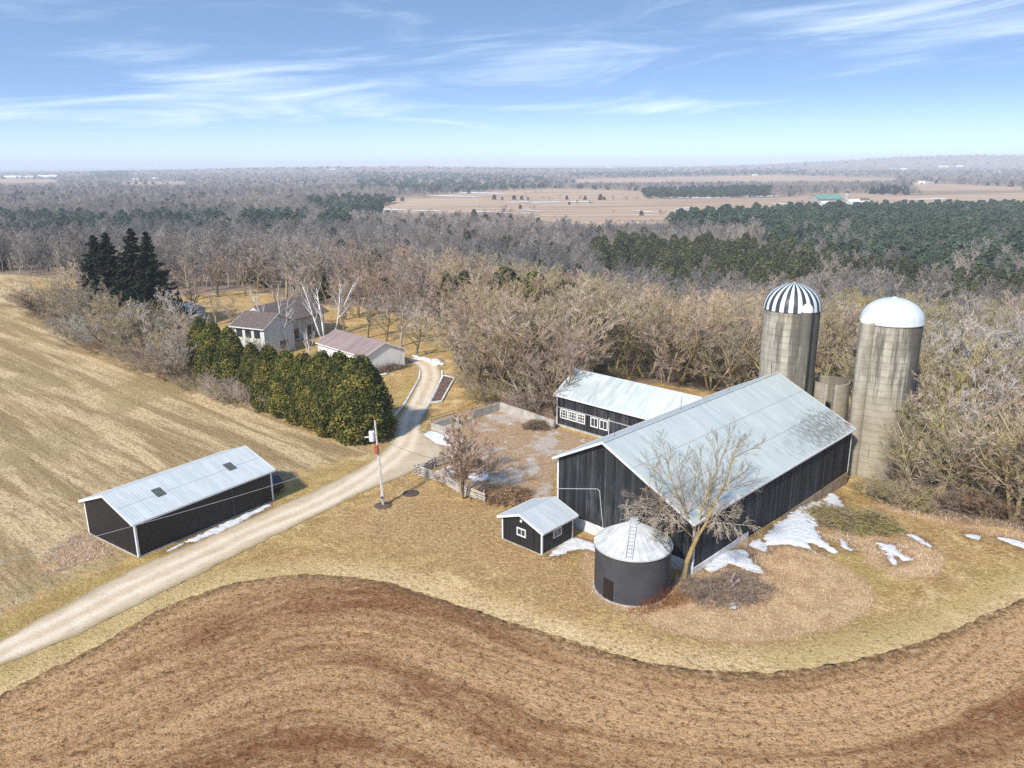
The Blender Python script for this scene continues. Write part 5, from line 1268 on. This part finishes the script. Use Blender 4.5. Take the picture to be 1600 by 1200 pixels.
for (a, b, h, lb) in ((1384, 772, 2.6, 'olive bush at the foot of the white domed silo'), (1408, 778, 3.4, 'bushy tangle right of the foot of the white domed silo'), (1352, 752, 2.2, 'low bush in the corner between barn and white domed silo'), (1425, 772, 4.6, 'tall olive bush leaning on the white domed silo')):
    x, y = xy(a, b); place_shrub(x, y, h, lb, None, LICHEN, 1.25)
x, y = xy(1440, 766); place_bare(x, y, 8.5, 'olive lichened bare tree reaching across the white domed silo', None, LICHEN, 5, 2.0, squash=1.15, bark=YBARK, name='thicket_tree')

# tree by the grain bin: leaning lichened trunk, two big limbs, twigs hanging in tangles
rg = np.random.default_rng(12)
bx0, by0 = xy(1068, 903); bh = zat(668, bx0 + .8, by0)
sg = [(np.array([[0, 0, -.2], [.15, .1, 1.0], [.55, .2, 2.2]]), np.array([[.15, .1, 1.0], [.55, .2, 2.2], [.85, .25, 3.0]]), np.array([.23, .18, .16]), np.array([.18, .16, .15]))]
limbs = [((.85, .25, 3.0), (-.42, .1, 1), 7.2, .095), ((.85, .25, 3.0), (.45, -.05, 1), 7.6, .10), ((.85, .25, 3.0), (.12, .35, 1), 6.6, .08), ((.75, .2, 2.7), (-.75, -.1, .8), 5.8, .07)]
subs = []
for P0, D0, L0, R0_ in limbs:
    g_ = grow(rg, 1, [dict(nseg=6, jit=.09, up=.07, tip=.3), dict(n=8, ratio=.52, ang=(.4, .9), nseg=4, jit=.13, up=.06, start=.2, rr=.6, rmin=.020), dict(n=10, ratio=.48, ang=(.4, .95), nseg=4, jit=.15, up=.06, start=.15, rr=.6, rmin=.012), dict(n=8, ratio=.5, ang=(.35, .9), nseg=3, jit=.15, up=.05, start=.15, rr=.65, rmin=.010)], L0, R0_, lean=(D0[0] / D0[2], D0[1] / D0[2]))
    o_ = np.array(P0); subs.append([(s[0] + o_, s[1] + o_, s[2], s[3]) for s in g_])
top_z = max(s[1][:, 2].max() for q in subs for s in q); sc_ = bh / top_z
bt = thing('bare_tree', 'leaning bare tree with yellow lichened trunk growing beside the grain bin', 'tree', (bx0, by0, 0)); bt.scale = (sc_, sc_, sc_)
BINBARK = mat_bark('yellow_lichen_bark', (0.20, 0.155, 0.10), (0.36, 0.285, 0.19), (0.36, 0.29, 0.09), 0.75, 0.02)
link('trunk', seg_mesh('bin_tree_trunk', sg + [s for q in subs for s in q[:2]], [BINBARK], 6), bt)
link('crown', seg_mesh('bin_tree_crown', [s for q in subs for s in q[2:]], [mat_bark('bin_tree_twigs', (0.21, 0.165, 0.115), (0.36, 0.285, 0.20), None, 0, .02)], 3), bt)
def tangle(P0, sd_, L0, n0, D0):
    rg = np.random.default_rng(sd_)
    g_ = grow(rg, n0, [dict(nseg=5, jit=.16, up=-.10, tip=.4), dict(n=8, ratio=.6, ang=(.3, 1.1), nseg=4, jit=.2, up=-.14, start=.15, rmin=.013), dict(n=7, ratio=.55, ang=(.3, 1.1), nseg=3, jit=.22, up=-.12, start=.1, rmin=.011), dict(n=4, ratio=.5, ang=(.3, 1.1), nseg=2, jit=.22, up=-.10, start=.1, rmin=.010)], L0, .03, 1.3, lean=D0, base_spread=.3)
    return [(s[0] + np.array(P0), s[1] + np.array(P0), s[2], s[3]) for s in g_]
link('hanging_twigs', seg_mesh('hanging_twigs', tangle((-.6, .2, 4.2), 31, 2.6, 5, (-1.2, 0)) + tangle((1.6, .2, 4.0), 32, 2.6, 6, (1.0, 0)) + tangle((-1.9, .3, 4.9), 33, 2.2, 3, (-1.2, .2)), [TAN], 3), bt)

# tree and bushes in the yard corner by the rail fence
rg = np.random.default_rng(88)
lvy = bare_levels(1.0, .02); lvy[0].update(jit=.1); sg = grow(rg, 4, lvy, 6.0, .10, .34, base_spread=.3); x, y = xy(722, 777); h = zat(636, x, y); tp = max(q[1][:, 2].max() for q in sg)
yt = thing('yard_tree', 'pinkish many stemmed bare tree growing through the rail fence', 'tree', (x, y, 0), .6); yt.scale = (h / tp * 1.1, h / tp * 1.1, h / tp)
link('trunk', seg_mesh('yard_tree_trunk', sg[:2], [BARK], 5), yt); link('crown', seg_mesh('yard_tree_crown', sg[2:], [PINKT], 3), yt)
x, y = xy(757, 742); place_shrub(x, y, 3.6, 'loose pinkish bush behind the rail fence in the yard', None, PINKT, 1.3)
x, y = xy(700, 757); place_shrub(x, y, 2.2, 'low brown bush against the rail fence', None, BRUSH, 1.2)

def heap(name, label, cat, px, py, rx, ry, h, n, mt, lmin=.8, lmax=2.4, rad=.022, seed=3, rotz=0.0, arch=.25):
    rg = np.random.default_rng(seed); x, y = xy(px, py)
    a = rg.uniform(0, 6.28, n); u = np.sqrt(rg.uniform(0, 1, n)) * np.where(rg.uniform(0, 1, n) < .16, rg.uniform(1, 1.5, n), 1.0); lob = .62 + .8 * vnoise(3 + 2.2 * np.cos(a), 3 + 2.2 * np.sin(a), seed); X = u * np.cos(a) * rx * lob; Y = u * np.sin(a) * ry * lob
    Z = h * np.clip(1 - u ** 2, 0, 1) * rg.uniform(.05, 1, n) * (.35 + 1.2 * vnoise(X * .9 + 9, Y * .9 + 9, seed)); d = rg.normal(0, 1, (n, 3)); d[:, 2] *= arch; d = unit(d); L = rg.uniform(lmin, lmax, n)[:, None]
    c = np.stack([X, Y, Z + .05], 1); m_ = c + rg.normal(0, .1, (n, 3)); r = rg.uniform(.5, 1.6, n) * rad
    p0, p1 = c - d * L / 2, c + d * L / 2; p0[:, 2] = np.maximum(p0[:, 2], -.02); p1[:, 2] = np.maximum(p1[:, 2], -.02)
    o = link(name, seg_mesh(name, [(p0, m_, r, r * .8), (m_, p1, r * .8, r * .4)], [mt], 3)); o.location = (x, y, tz(x, y)); o.rotation_euler = (0, 0, rotz)
    return tag(o, label, cat)
heap('brush_pile', 'heap of grey brown cut branches at the end of the rail fence', 'brush pile', 789, 778, 2.5, 1.5, 1.5, 1700, BRUSH, seed=3, rotz=.3)
heap('brush_pile', 'wide heap of olive and brown branches between snow patches right of the barn', 'brush pile', 1338, 815, 3.9, 2.3, 1.5, 2600, mat_bark('olive_brush', (0.19, 0.145, 0.075), (0.36, 0.285, 0.15), (0.33, 0.30, 0.10), .5, 0), seed=4, rotz=-.5)
heap('brush_pile', 'small grey branch heap in the walled yard corner before the wing barn', 'brush pile', 842, 668, 1.6, 1.0, 1.2, 700, BRUSH, seed=5)
heap('bramble_patch', 'dark brown bramble tangle right of the grain bin', 'brambles', 1128, 925, 3.8, 2.3, 1.0, 1500, BRUSH, .5, 1.7, .013, 6, 0, .9)
heap('bramble_patch', 'reddish brown bramble stems against the foot of the grain bin', 'brambles', 1035, 946, 2.9, .8, .9, 420, REDW, .4, 1.1, .009, 7, .35, 1.8)
heap('clipped_hedge', 'low brown leafless hedge along the garage gable wall', 'hedge', 606, 580, 4.0, .75, 1.0, 2200, BRUSH, .3, .9, .02, 8, .80, .9)
for i, (a, b, c, d, w_) in enumerate(((1140, 918, 1147, 905, .22), (1143, 921, 1155, 915, .18))):
    p = xy(a, b); q = xy(c, d); o = MB().bar((*p, .25), (*q, .55), w_, .06).build('plank', OLDWOOD); tag(o, ('longer' if i == 0 else 'shorter') + ' pale plank lying in the brambles beside the grain bin', 'plank')

# rough grass left standing on the uncut banks
def tufts(name, label, polys, n, hmin, hmax, mt, seed):
    rg = np.random.default_rng(seed); PX = []
    for q in polys:
        lo, hi = q.min(0), q.max(0); c = np.stack([rg.uniform(lo[0], hi[0], n), rg.uniform(lo[1], hi[1], n)], 1); PX.append(c[inside(c[:, 0], c[:, 1], q) & (fbm(c[:, 0] * .5, c[:, 1] * .5, seed) > -.12)])
    c = np.concatenate(PX); n = len(c); z = terrain(c[:, 0], c[:, 1]); a = rg.uniform(0, 6.28, n); h = rg.uniform(hmin, hmax, n); w_ = .022
    b = np.stack([c[:, 0], c[:, 1], z - .02], 1); s = np.stack([np.cos(a), np.sin(a), 0 * a], 1) * w_; t = b + np.stack([rg.normal(0, .5, n) * h, rg.normal(0, .5, n) * h, h], 1)
    o = link(name, np_mesh(name, np.stack([b - s, b + s, t], 1).reshape(-1, 3), np.arange(n * 3).reshape(n, 3), [mt])); tag(o, label, 'grass'); o['kind'] = 'stuff'
STRAW = mat_bark('straw', (0.40, 0.27, 0.16), (0.66, 0.48, 0.31), None, 0, 0)
STRAW2 = mat_bark('dark_straw', (0.18, 0.10, 0.05), (0.44, 0.28, 0.15), None, 0, 0)
tufts('rank_grass', 'straw coloured rank grass on the uncut banks', [rank_a, rank_b, rank_c, rank_e], 9000, .10, .32, STRAW, 41)
crop_near = np.array([p for p in crop_poly if p[1] < 59])
tufts('stubble', 'brown and straw stubble standing in the foreground field', [np.vstack([smooth([xy(*p) for p in CROP_TOP[1:-1]], 4), [(36, 33), (-34, 33)]])], 60000, .05, .16, STRAW2, 42)
tufts('straw_litter', 'pale straw lying in the foreground field', [np.vstack([smooth([xy(*p) for p in CROP_TOP[1:-1]], 4), [(36, 33), (-34, 33)]])], 45000, .03, .10, STRAW, 43)

# ------------------------------------------------------------------ snow
for i, (q, h_, lb) in enumerate(SN):
    o = zone('snow_patch', pxpoly(q, 4), SNOW, 0.13, .02, .42, 2.0, height=lambda s_, x, y, h_=h_: h_ * np.clip(-s_ / .5, 0, 1) ** .6 + .04 * fbm(x * 1.5, y * 1.5, 5) * np.clip(-s_, 0, 1), kind=None, seed=10 + i)
    tag(o, lb, 'snow patch', 'snow patches')
FS = [(548, 326, 632, 328.5), (630, 329, 702, 331), (742, 331, 792, 333), (695, 300.5, 790, 303), (668, 305.5, 745, 308), (790, 317.5, 872, 316), (882, 315.5, 922, 316), (1050, 309, 1140, 309.6), (1165, 307.3, 1215, 306.5), (1205, 319, 1242, 319.4), (1420, 312.5, 1477, 311), (1430, 287, 1468, 284.5), (812, 329, 850, 330.4), (990, 330, 1042, 334), (1056, 327.5, 1082, 325)]
far_lb = ['by the dark pine strip', 'in the middle of the far brown fields', 'below the far pine plantation', 'near the green roofed farm']
for i, (a, b, c, d) in enumerate(FS):
    t_ = .8 + .5 * random.random()
    q = np.array([ground_hit(a, b - .2), ground_hit((a + c) / 2, (b + d) / 2 - t_ * .6), ground_hit(c, d - .3), ground_hit(c, d + .3), ground_hit((a + c) / 2, (b + d) / 2 + t_ * .5), ground_hit(a, b + .3)])
    o = zone('snow_streak', smooth(q, 4, True), SNOW, max(1.5, np.ptp(q[:, 0]) / 60), .5, 3.0, .05, kind=None, seed=50 + i)
    tag(o, 'thin white snow streak ' + far_lb[0 if a < 710 else (1 if a < 1000 else (2 if a < 1200 else 3))], 'snow patch', 'snow streaks ' + far_lb[0 if a < 710 else (1 if a < 1000 else (2 if a < 1200 else 3))])

# ------------------------------------------------------------------ fences, walls, bed, kerbs and stones
def rail_run(t, p, q, panels, seed):
    rg = np.random.default_rng(seed); p = np.array(p); q = np.array(q); d = (q - p) / np.linalg.norm(q - p); nrm = np.array([-d[1], d[0]])
    pts = [p + (q - p) * k / panels + nrm * (.28 if k % 2 else -.12) for k in range(panels + 1)]
    for k in range(panels):
        a, b = pts[k], pts[k + 1]; e = (b - a) / np.linalg.norm(b - a) * .25
        for r_ in range(5):
            z0 = .14 + r_ * .22 + (.08 if k % 2 else 0); f = .04 * rg.normal(0, 1, 4)
            MB().tube([(a[0] - e[0] + f[0], a[1] - e[1] + f[1], z0), ((a[0] + b[0]) / 2, (a[1] + b[1]) / 2, z0 + .02 * rg.normal()), (b[0] + e[0] + f[2], b[1] + e[1] + f[3], z0 + .05 * rg.normal())], [.09, .10, .08], 6).build('rail', OLDWOOD, t)
    for k in range(1, panels + 1):
        MB().tube([(pts[k][0] + .1, pts[k][1] - .1, -.2), (pts[k][0] + .06, pts[k][1] - .1, 1.35)], .06, 6).build('post', OLDWOOD, t)
rf = thing('rail_fence', 'silvered split rail fence with stacked rail ends along the yard', 'fence')
c0 = xy(655, 742); rail_run(rf, c0, xy(752, 786), 3, 61); rail_run(rf, c0, xy(705, 722), 2, 62)
for k in range(6):
    z = .1 + k * .2; a = .5 if k % 2 else -.9
    for o_ in (-.25, .25): MB().tube([(c0[0] - .55 * math.cos(a) - o_ * math.sin(a), c0[1] - .55 * math.sin(a) + o_ * math.cos(a), z), (c0[0] + .55 * math.cos(a) - o_ * math.sin(a), c0[1] + .55 * math.sin(a) + o_ * math.cos(a), z)], .08, 7).build('stacked_rail', OLDWOOD, rf)
def wall_run(name, label, pts, h, th=.28, rail=0.0, rpts=None):
    g = [xy(*p) for p in pts]; t = thing(name, label, 'wall', (g[0][0], g[0][1], 0)); o = np.array(g[0]); loc = [np.array(p) - o for p in g]
    w_ = MB()
    for i in range(len(loc) - 1):
        a, b = loc[i], loc[i + 1]; za, zb2 = tz(*(a + o)), tz(*(b + o)); d = (b - a) / np.linalg.norm(b - a); n_ = np.array([-d[1], d[0]]) * th / 2; ex = d * (th / 2 - .005 * i)
        a = a - ex * (i > 0) * 0; k = len(w_.v)
        for (p, zz) in ((a, za), (b, zb2)):
            for s_, z_ in ((-1, zz - .4), (1, zz - .4), (1, zz + h), (-1, zz + h)): w_.v.append((p[0] + n_[0] * s_, p[1] + n_[1] * s_, z_))
        w_.f += [tuple(k + j for j in q) for q in ((3, 2, 1, 0), (4, 5, 6, 7), (0, 1, 5, 4), (1, 2, 6, 5), (2, 3, 7, 6), (3, 0, 4, 7))]
    w_.build('wall', CONC, t)
    if rail:
        rp = [np.array(xy(*p)) - o for p in (rpts or pts)]
        for z_ in (h + rail * .5, h + rail): MB().tube([(p[0], p[1], z_) for p in rp], .035, 6).build('rail', DARKMETAL, t)
        for i in range(len(rp) - 1):
            n_ = max(1, int(np.linalg.norm(rp[i + 1] - rp[i]) / 2.0))
            for j in range(n_ + 1):
                p = rp[i] + (rp[i + 1] - rp[i]) * j / n_; MB().tube([(p[0], p[1], 0), (p[0], p[1], h + rail)], .04, 6).build('post', DARKMETAL, t)
    return t
wall_run('pen_wall', 'low concrete pen wall with dark pipe rail beside the driveway', [(698, 678), (675, 671), (710, 660), (716, 664)], .85, .25, .75, [(675, 671), (710, 660)])
wall_run('yard_wall', 'pale concrete yard wall running along the wood to the wing barn', [(738, 655), (781, 641), (822, 655), (866, 671)], 1.15, .3, .6, [(738, 655), (781, 641)])
bed = [xy(*p) for p in ((670, 631), (690, 628), (710, 592), (693, 588))]; bo = np.mean(bed, 0); loc = [(p[0] - bo[0], p[1] - bo[1]) for p in bed]
gb = thing('garden_bed', 'brown mulched garden bed with pale stone edging beside the driveway', 'garden bed', (bo[0], bo[1], 0))
mb = MB(); mb.poly([(*p, .12) for p in loc]); mb.build('soil', mat_speckle('mulch', (0.09, 0.055, 0.045), (0.21, 0.13, 0.11), 3, .95, .05), gb)
for i in range(4):
    a, b = loc[i], loc[(i + 1) % 4]; MB().bar((*a, .1), (*b, .1), .22, .26 + .004 * i).build('edging', WHITEWASH, gb)
for k in range(12):
    u, v_ = (k % 6 + .5) / 6, (.3 if k < 6 else .7); p = np.array(loc[0]) * (1 - u) * (1 - v_) + np.array(loc[3]) * u * (1 - v_) + np.array(loc[1]) * (1 - u) * v_ + np.array(loc[2]) * u * v_
    o = link('cut_shrub', SHRUB[k % 4], gb); o.location = (p[0], p[1], .1); o.scale = (.13, .13, .11); set_mat(o, BRUSH)
def kerb(label, pts):
    g = smooth([xy(*p) for p in pts], 4); o = g[0].copy(); m_ = MB()
    m_.tube([(p[0] - o[0], p[1] - o[1], .06) for p in g], .17, 6); k = m_.build('stone_kerb', WHITEWASH); k.location = (o[0], o[1], 0); tag(k, label, 'kerb')
kerb('pale stone kerb on the lawn side of the driveway', [(656, 581), (655, 592), (645, 610), (632, 632), (615, 651)])
kerb('pale stone kerb between the driveway and the garden bed', [(691, 580), (690, 592), (675, 624), (659, 650)])
for k in range(13):
    u = k / 12; x, y = xy(646 + 46 * u + random.uniform(-2, 2), 557 + 14 * u + random.uniform(-1.5, 1.5)); bm = bmesh.new(); bmesh.ops.create_icosphere(bm, subdivisions=2, radius=.42)
    rr = np.random.default_rng(k)
    f3 = rr.normal(0, 1, (4, 3))
    for v_ in bm.verts: v_.co = v_.co * (1 + .13 * math.sin(f3[0] @ np.array(v_.co) * 5) + .1 * math.sin(f3[1] @ np.array(v_.co) * 7)); v_.co.z *= .75
    me = bpy.data.meshes.new('boulder'); bm.to_mesh(me); bm.free(); me.materials.append(WHITEWASH); o = link('boulder', me); s_ = random.uniform(.6, 1.3); o.location = (x, y, .16); o.scale = (s_, s_, s_)
    tag(o, 'pale round boulder in the row edging the driveway bend', 'boulder', 'row of pale boulders')
x, y = xy(642, 771); sp = thing('sapling', 'thin leaning sapling in a ring of dark mulch beside the rail fence', 'sapling', (x, y, 0))
MB().tube([(0, 0, 0), (-.1, 0, .8), (-.3, .05, 1.7)], [.03, .025, .012], 5).build('stem', BARK, sp); MB().lathe([(.85, .03), (.6, .1), (0.0, .13)], 20).build('mulch_ring', mat_speckle('dark_mulch', (0.05, 0.035, 0.03), (0.11, 0.08, 0.06), 5, .95), sp)

# ------------------------------------------------------------------ utility pole and wires
x, y = xy(599, 790); ph = zat(657, x - .2, y)
up = thing('utility_pole', 'grey wooden utility pole with white transformer and red box beside the lane', 'utility pole', (x, y, 0))
lean = -.35
P_ = lambda z: (lean * z / ph, 0, z)
MB().tube([P_(-.3), P_(ph * .5), P_(ph)], [.125, .11, .085], 10).build('pole', POLEWOOD, up)
zt_ = zat(681, x, y); zr_ = zat(701, x, y); zm_ = zat(776, x, y)
q = P_(zt_); tr = MB().lathe([(0, -.5), (.27, -.48), (.28, .42), (.25, .5), (0, .52)], 20).build('transformer', WHITE, up); tr.location = (q[0] - .42, q[1] - .05, q[2])
MB().tube([(0, 0, .5), (0, 0, .68)], .05, 8).build('bushing', DARKMETAL, tr); MB().tube([(-.2, 0, -.1), (-.7, 0, -.12)], .06, 8).build('arm_bracket', WHITE, tr)
q = P_(zr_); MB().box((-.16, -.14, -.42), (.16, .14, .42)).build('switch_box', REDBOX, up, bevel=.02).location = (q[0] - .12, q[1] - .22, q[2])
q = P_(zm_); MB().box((-.15, -.08, -.3), (.15, .08, .3)).build('meter_box', GALV, up, bevel=.02).location = (q[0] + .02, q[1] - .22, q[2])
MB().tube([(0, -.09, .05), (0, -.2, .05)], .12, 14).build('meter_glass', GLASS, up).location = (q[0] + .02, q[1] - .22, q[2])
MB().tube([(P_(zr_)[0] + .13, -.10, zr_), (P_(zm_)[0] + .13, -.14, zm_)], .035, 6).build('conduit', GALV, up)
MB().lathe([(.9, .0), (.5, .1), (0.0, .16)], 20).build('soil_mound', mat_speckle('turned_soil', (0.07, 0.05, 0.035), (0.14, 0.10, 0.07), 5, .95), up)
def wire(label, a, b, sag, r=.022):
    a = np.array(a); b = np.array(b); pts = [tuple(a + (b - a) * t - np.array([0, 0, 4 * sag * t * (1 - t)]) - a) for t in np.linspace(0, 1, 25)]
    o = MB().tube(pts, r, 5).build('power_line', DARKMETAL); o.location = tuple(a); tag(o, label, 'power line')
pz = zat(706, x, y); top = (x + lean * pz / ph, y, pz)
e1 = at(-75, 897, 5.6); wire('grey wire crossing before the long shed to the pole', top, e1, .35, .018)
bpy.data.objects['power_line'].data.materials[0] = GALV
fa, aa, bb = frame_of(BF, BTH); bc = fa + bb * (BW - .3); pz2 = zat(684, x, y)
wire('sagging dark wire from the pole to the barn eave', (x + lean * pz2 / ph, y, pz2), (bc[0], bc[1], 5.9), 1.6, .016)
wire('thin wire from the pole top towards the garage', (x + lean, y, ph - .3), (RF[0], RF[1], 3.6), 1.0, .018)

# ------------------------------------------------------------------ dark car behind the long shed
fa, aa, bb = frame_of(DF, DTH); cc = fa + aa * (DL + 1.25) + bb * 3.2
car = thing('parked_car', 'black car half hidden behind the end of the long shed', 'car', (cc[0], cc[1], 0), DTH + math.pi / 2)
CARP = mat_speckle('black_car_paint', (0.010, 0.011, 0.014), (0.016, 0.017, 0.02), 1, .25, 0, .6); RUB = mat_speckle('rubber', (0.02, 0.02, 0.02), (0.03, 0.03, 0.03), 4, .8)
bdy = [(-2.3, .45), (2.25, .45), (2.35, .7), (2.25, .95), (1.2, 1.08), (.55, 1.62), (-1.6, 1.68), (-2.25, 1.15), (-2.35, .8)]
MB().extrude(bdy, -.9, .9, lambda u, v, w_: (u, w_, v)).build('body', CARP, car, bevel=.07)
for sd_ in (-1, 1):
    w_ = MB(); w_.extrude([(1.0, 1.12), (.5, 1.52), (-1.5, 1.57), (-2.0, 1.15)], sd_ * .905, sd_ * .915, lambda u, v, w2: (u, w2, v)); w_.build('side_window', GLASS, car)
    for xx in (-1.45, 1.4):
        wh = MB().tube([(xx, sd_ * .72, .36), (xx, sd_ * .93, .36)], .36, 20).build('wheel', RUB, car); MB().tube([(xx, sd_ * .931, .36), (xx, sd_ * .945, .36)], .21, 14).build('rim', GALV, wh)
    MB().box((2.28, sd_ * .68 - .16, .72), (2.375, sd_ * .68 + .16, .86)).build('headlight', WHITE, car); MB().box((-2.365, sd_ * .74 - .1, .85), (-2.27, sd_ * .74 + .1, 1.1)).build('tail_light', REDBOX, car)
MB().extrude([(-1.66, 1.6), (-2.2, 1.17), (-2.215, 1.18), (-1.675, 1.61)], -.7, .7, lambda u, v, w_: (u - .035, w_, v + .02)).build('rear_window', GLASS, car)
MB().extrude([(.6, 1.6), (1.18, 1.12), (1.2, 1.13), (.62, 1.61)], -.72, .72, lambda u, v, w_: (u + .03, w_, v + .02)).build('windscreen', GLASS, car)

# ------------------------------------------------------------------ far farms
GREENR = mat_speckle('green_roof', (0.10, 0.22, 0.17), (0.16, 0.30, 0.24), .2, .6); GREYW = mat_speckle('grey_boards', (0.25, 0.23, 0.21), (0.38, 0.35, 0.32), .3, .9); PALER = mat_speckle('pale_roof', (0.60, 0.62, 0.63), (0.74, 0.75, 0.75), .2, .6)
def far_barn(px, py, wpx, name, label, roof, wall, th=.25, h=5.0, deep=.45, cat='barn'):
    x, y = ground_hit(px, py); d_ = np.hypot(x, y); L = wpx / FPX * d_; W_ = max(7, L * deep)
    t = thing(name, label, cat, (x - L / 2 * math.cos(th), y - L / 2 * math.sin(th), tz(x, y) - .3), th); zr = lambda u, v, w_: (w_, u, v)
    MB().extrude([(0, -2), (W_, -2), (W_, h), (W_ / 2, h + W_ * .28), (0, h)], 0, L, zr).build('wall', wall, t)
    MB().extrude([(-.6, h - .25), (W_ / 2, h + W_ * .28 + .1), (W_ + .6, h - .25), (W_ + .6, h + .15), (W_ / 2, h + W_ * .28 + .55), (-.6, h + .15)], -.6, L + .6, zr).build('roof', roof, t)
    wbox(MB(), T0, L * .4, L * .4 + 4, 0, 3.6, 0.0, .1).build('door', DARKMETAL, t)
    return t
far_barn(1298, 319, 44, 'far_barn', 'large green roofed barn in the far fields', GREENR, GREYW, .35, 7)
far_barn(1335, 319, 16, 'far_shed', 'pale shed right of the green roofed barn', PALER, CREAM, .1, 3.5, .5, 'shed')
far_barn(1352, 318, 10, 'far_house', 'small pale house below the dark spruces', BROWNROOF, CREAM, -.2, 5, .7, 'house')
far_barn(1290, 321, 10, 'far_shed', 'low white shed before the green roofed barn', PALER, WHITE, .2, 3, .5, 'shed')
x, y = ground_hit(1322, 318); fs_ = thing('far_silo', 'dark silo beside the green roofed barn', 'silo', (x, y, tz(x, y))); MB().lathe([(3, 0), (3, 14), (0, 16.5)], 20).build('wall', GREYW, fs_, True); MB().lathe([(3.1, 14), (2.2, 16), (0, 17)], 20).build('dome', DARKMETAL, fs_, True)
for i, (a, b, w_, lb) in enumerate(((18, 279, 22, 'long white barn farthest left on the skyline'), (42, 278.5, 16, 'white barn second from the left on the skyline'), (74, 278, 22, 'white barn beside dark trees on the left skyline'), (212, 282, 9, 'white farm roof left of the pale field strips'),
        (240, 281, 12, 'pale farm roof in the left distance'), (1058, 262, 8, 'small white barn in the middle of the skyline'), (1078, 261, 8, 'white barn in the middle of the skyline'), (1104, 260.5, 8, 'white barn right of the middle on the skyline'), (520, 266, 8, 'tiny pale building on the skyline above the house'), (952, 263, 7, 'tiny white building on the skyline above the wing barn'),
        (1395, 265, 9, 'white farm building below the right hand ridge'), (1412, 266, 10, 'long white farm building below the right hand ridge'), (1475, 262, 12, 'pale farm building on the ridge slope at the right'), (1500, 261, 9, 'white farm building highest on the ridge slope'), (1560, 270, 8, 'small pale house below the ridge at the right edge'), (1180, 275, 7, 'small pale house among far hedges above the striped silo'), (1440, 288, 9, 'pale house in the far right fields'))):
    far_barn(a, b, w_, 'far_barn', lb, PALER, WHITE if i % 2 else CREAM, random.uniform(-.3, .3), 5, .35)

# hedges and single trees dotted over the far fields
frng = np.random.default_rng(31)
for (a, b, c, d, n_) in ((760, 312, 1000, 313, 16), (700, 303, 880, 300, 9), (880, 320, 940, 319, 3), (740, 325, 850, 327, 4), (1000, 302, 1010, 300, 3), (1210, 308, 1330, 303, 9), (945, 338, 1040, 336, 3), (1240, 323, 1285, 322, 5)):
    for k in range(n_):
        u = (k + frng.uniform(.1, .9)) / n_; x, y = ground_hit(a + (c - a) * u, b + (d - b) * u); dk = frng.uniform() < .4
        me = (FCEDM[k % 2] if dk else FARBARE[k % 4][0]); mh = 10 if dk else FARBARE[k % 4][1]; h = frng.uniform(4, 9)
        o = link('field_tree', me); o.location = (x, y, tz(x, y) - .2); o.rotation_euler = (0, 0, frng.uniform(0, 6)); o.scale = (h / mh * 1.5, h / mh * 1.5, h / mh)
        tag(o, ('small dark bush' if dk else 'small bare brown tree') + ' on a hedge line crossing the far brown fields', 'tree', ('dark bushes' if dk else 'bare trees') + ' dotted over the far fields')
# ------------------------------------------------------------------ air: pale haze lying over the whole land
def build_haze():
    o = MB().box((-30000, -7000, -60), (30000, 27000, 97)).build('haze', None)
    mt = bpy.data.materials.new('haze'); mt.use_nodes = True; mt.node_tree.nodes.clear(); n = NT(mt.node_tree)
    v = n.new('ShaderNodeVolumePrincipled'); v.inputs['Color'].default_value = (0.80, 0.89, 1.0, 1); v.inputs['Density'].default_value = 0.00016
    v.inputs['Anisotropy'].default_value = -0.1
    u = n.new('ShaderNodeOutputMaterial'); n.l.new(v.outputs[0], u.inputs['Volume']); o.data.materials.append(mt)
    mt.cycles.volume_sampling = 'DISTANCE'; struct(o, 'stuff'); tag(o, 'thin pale haze over the whole valley', 'haze')
build_haze()
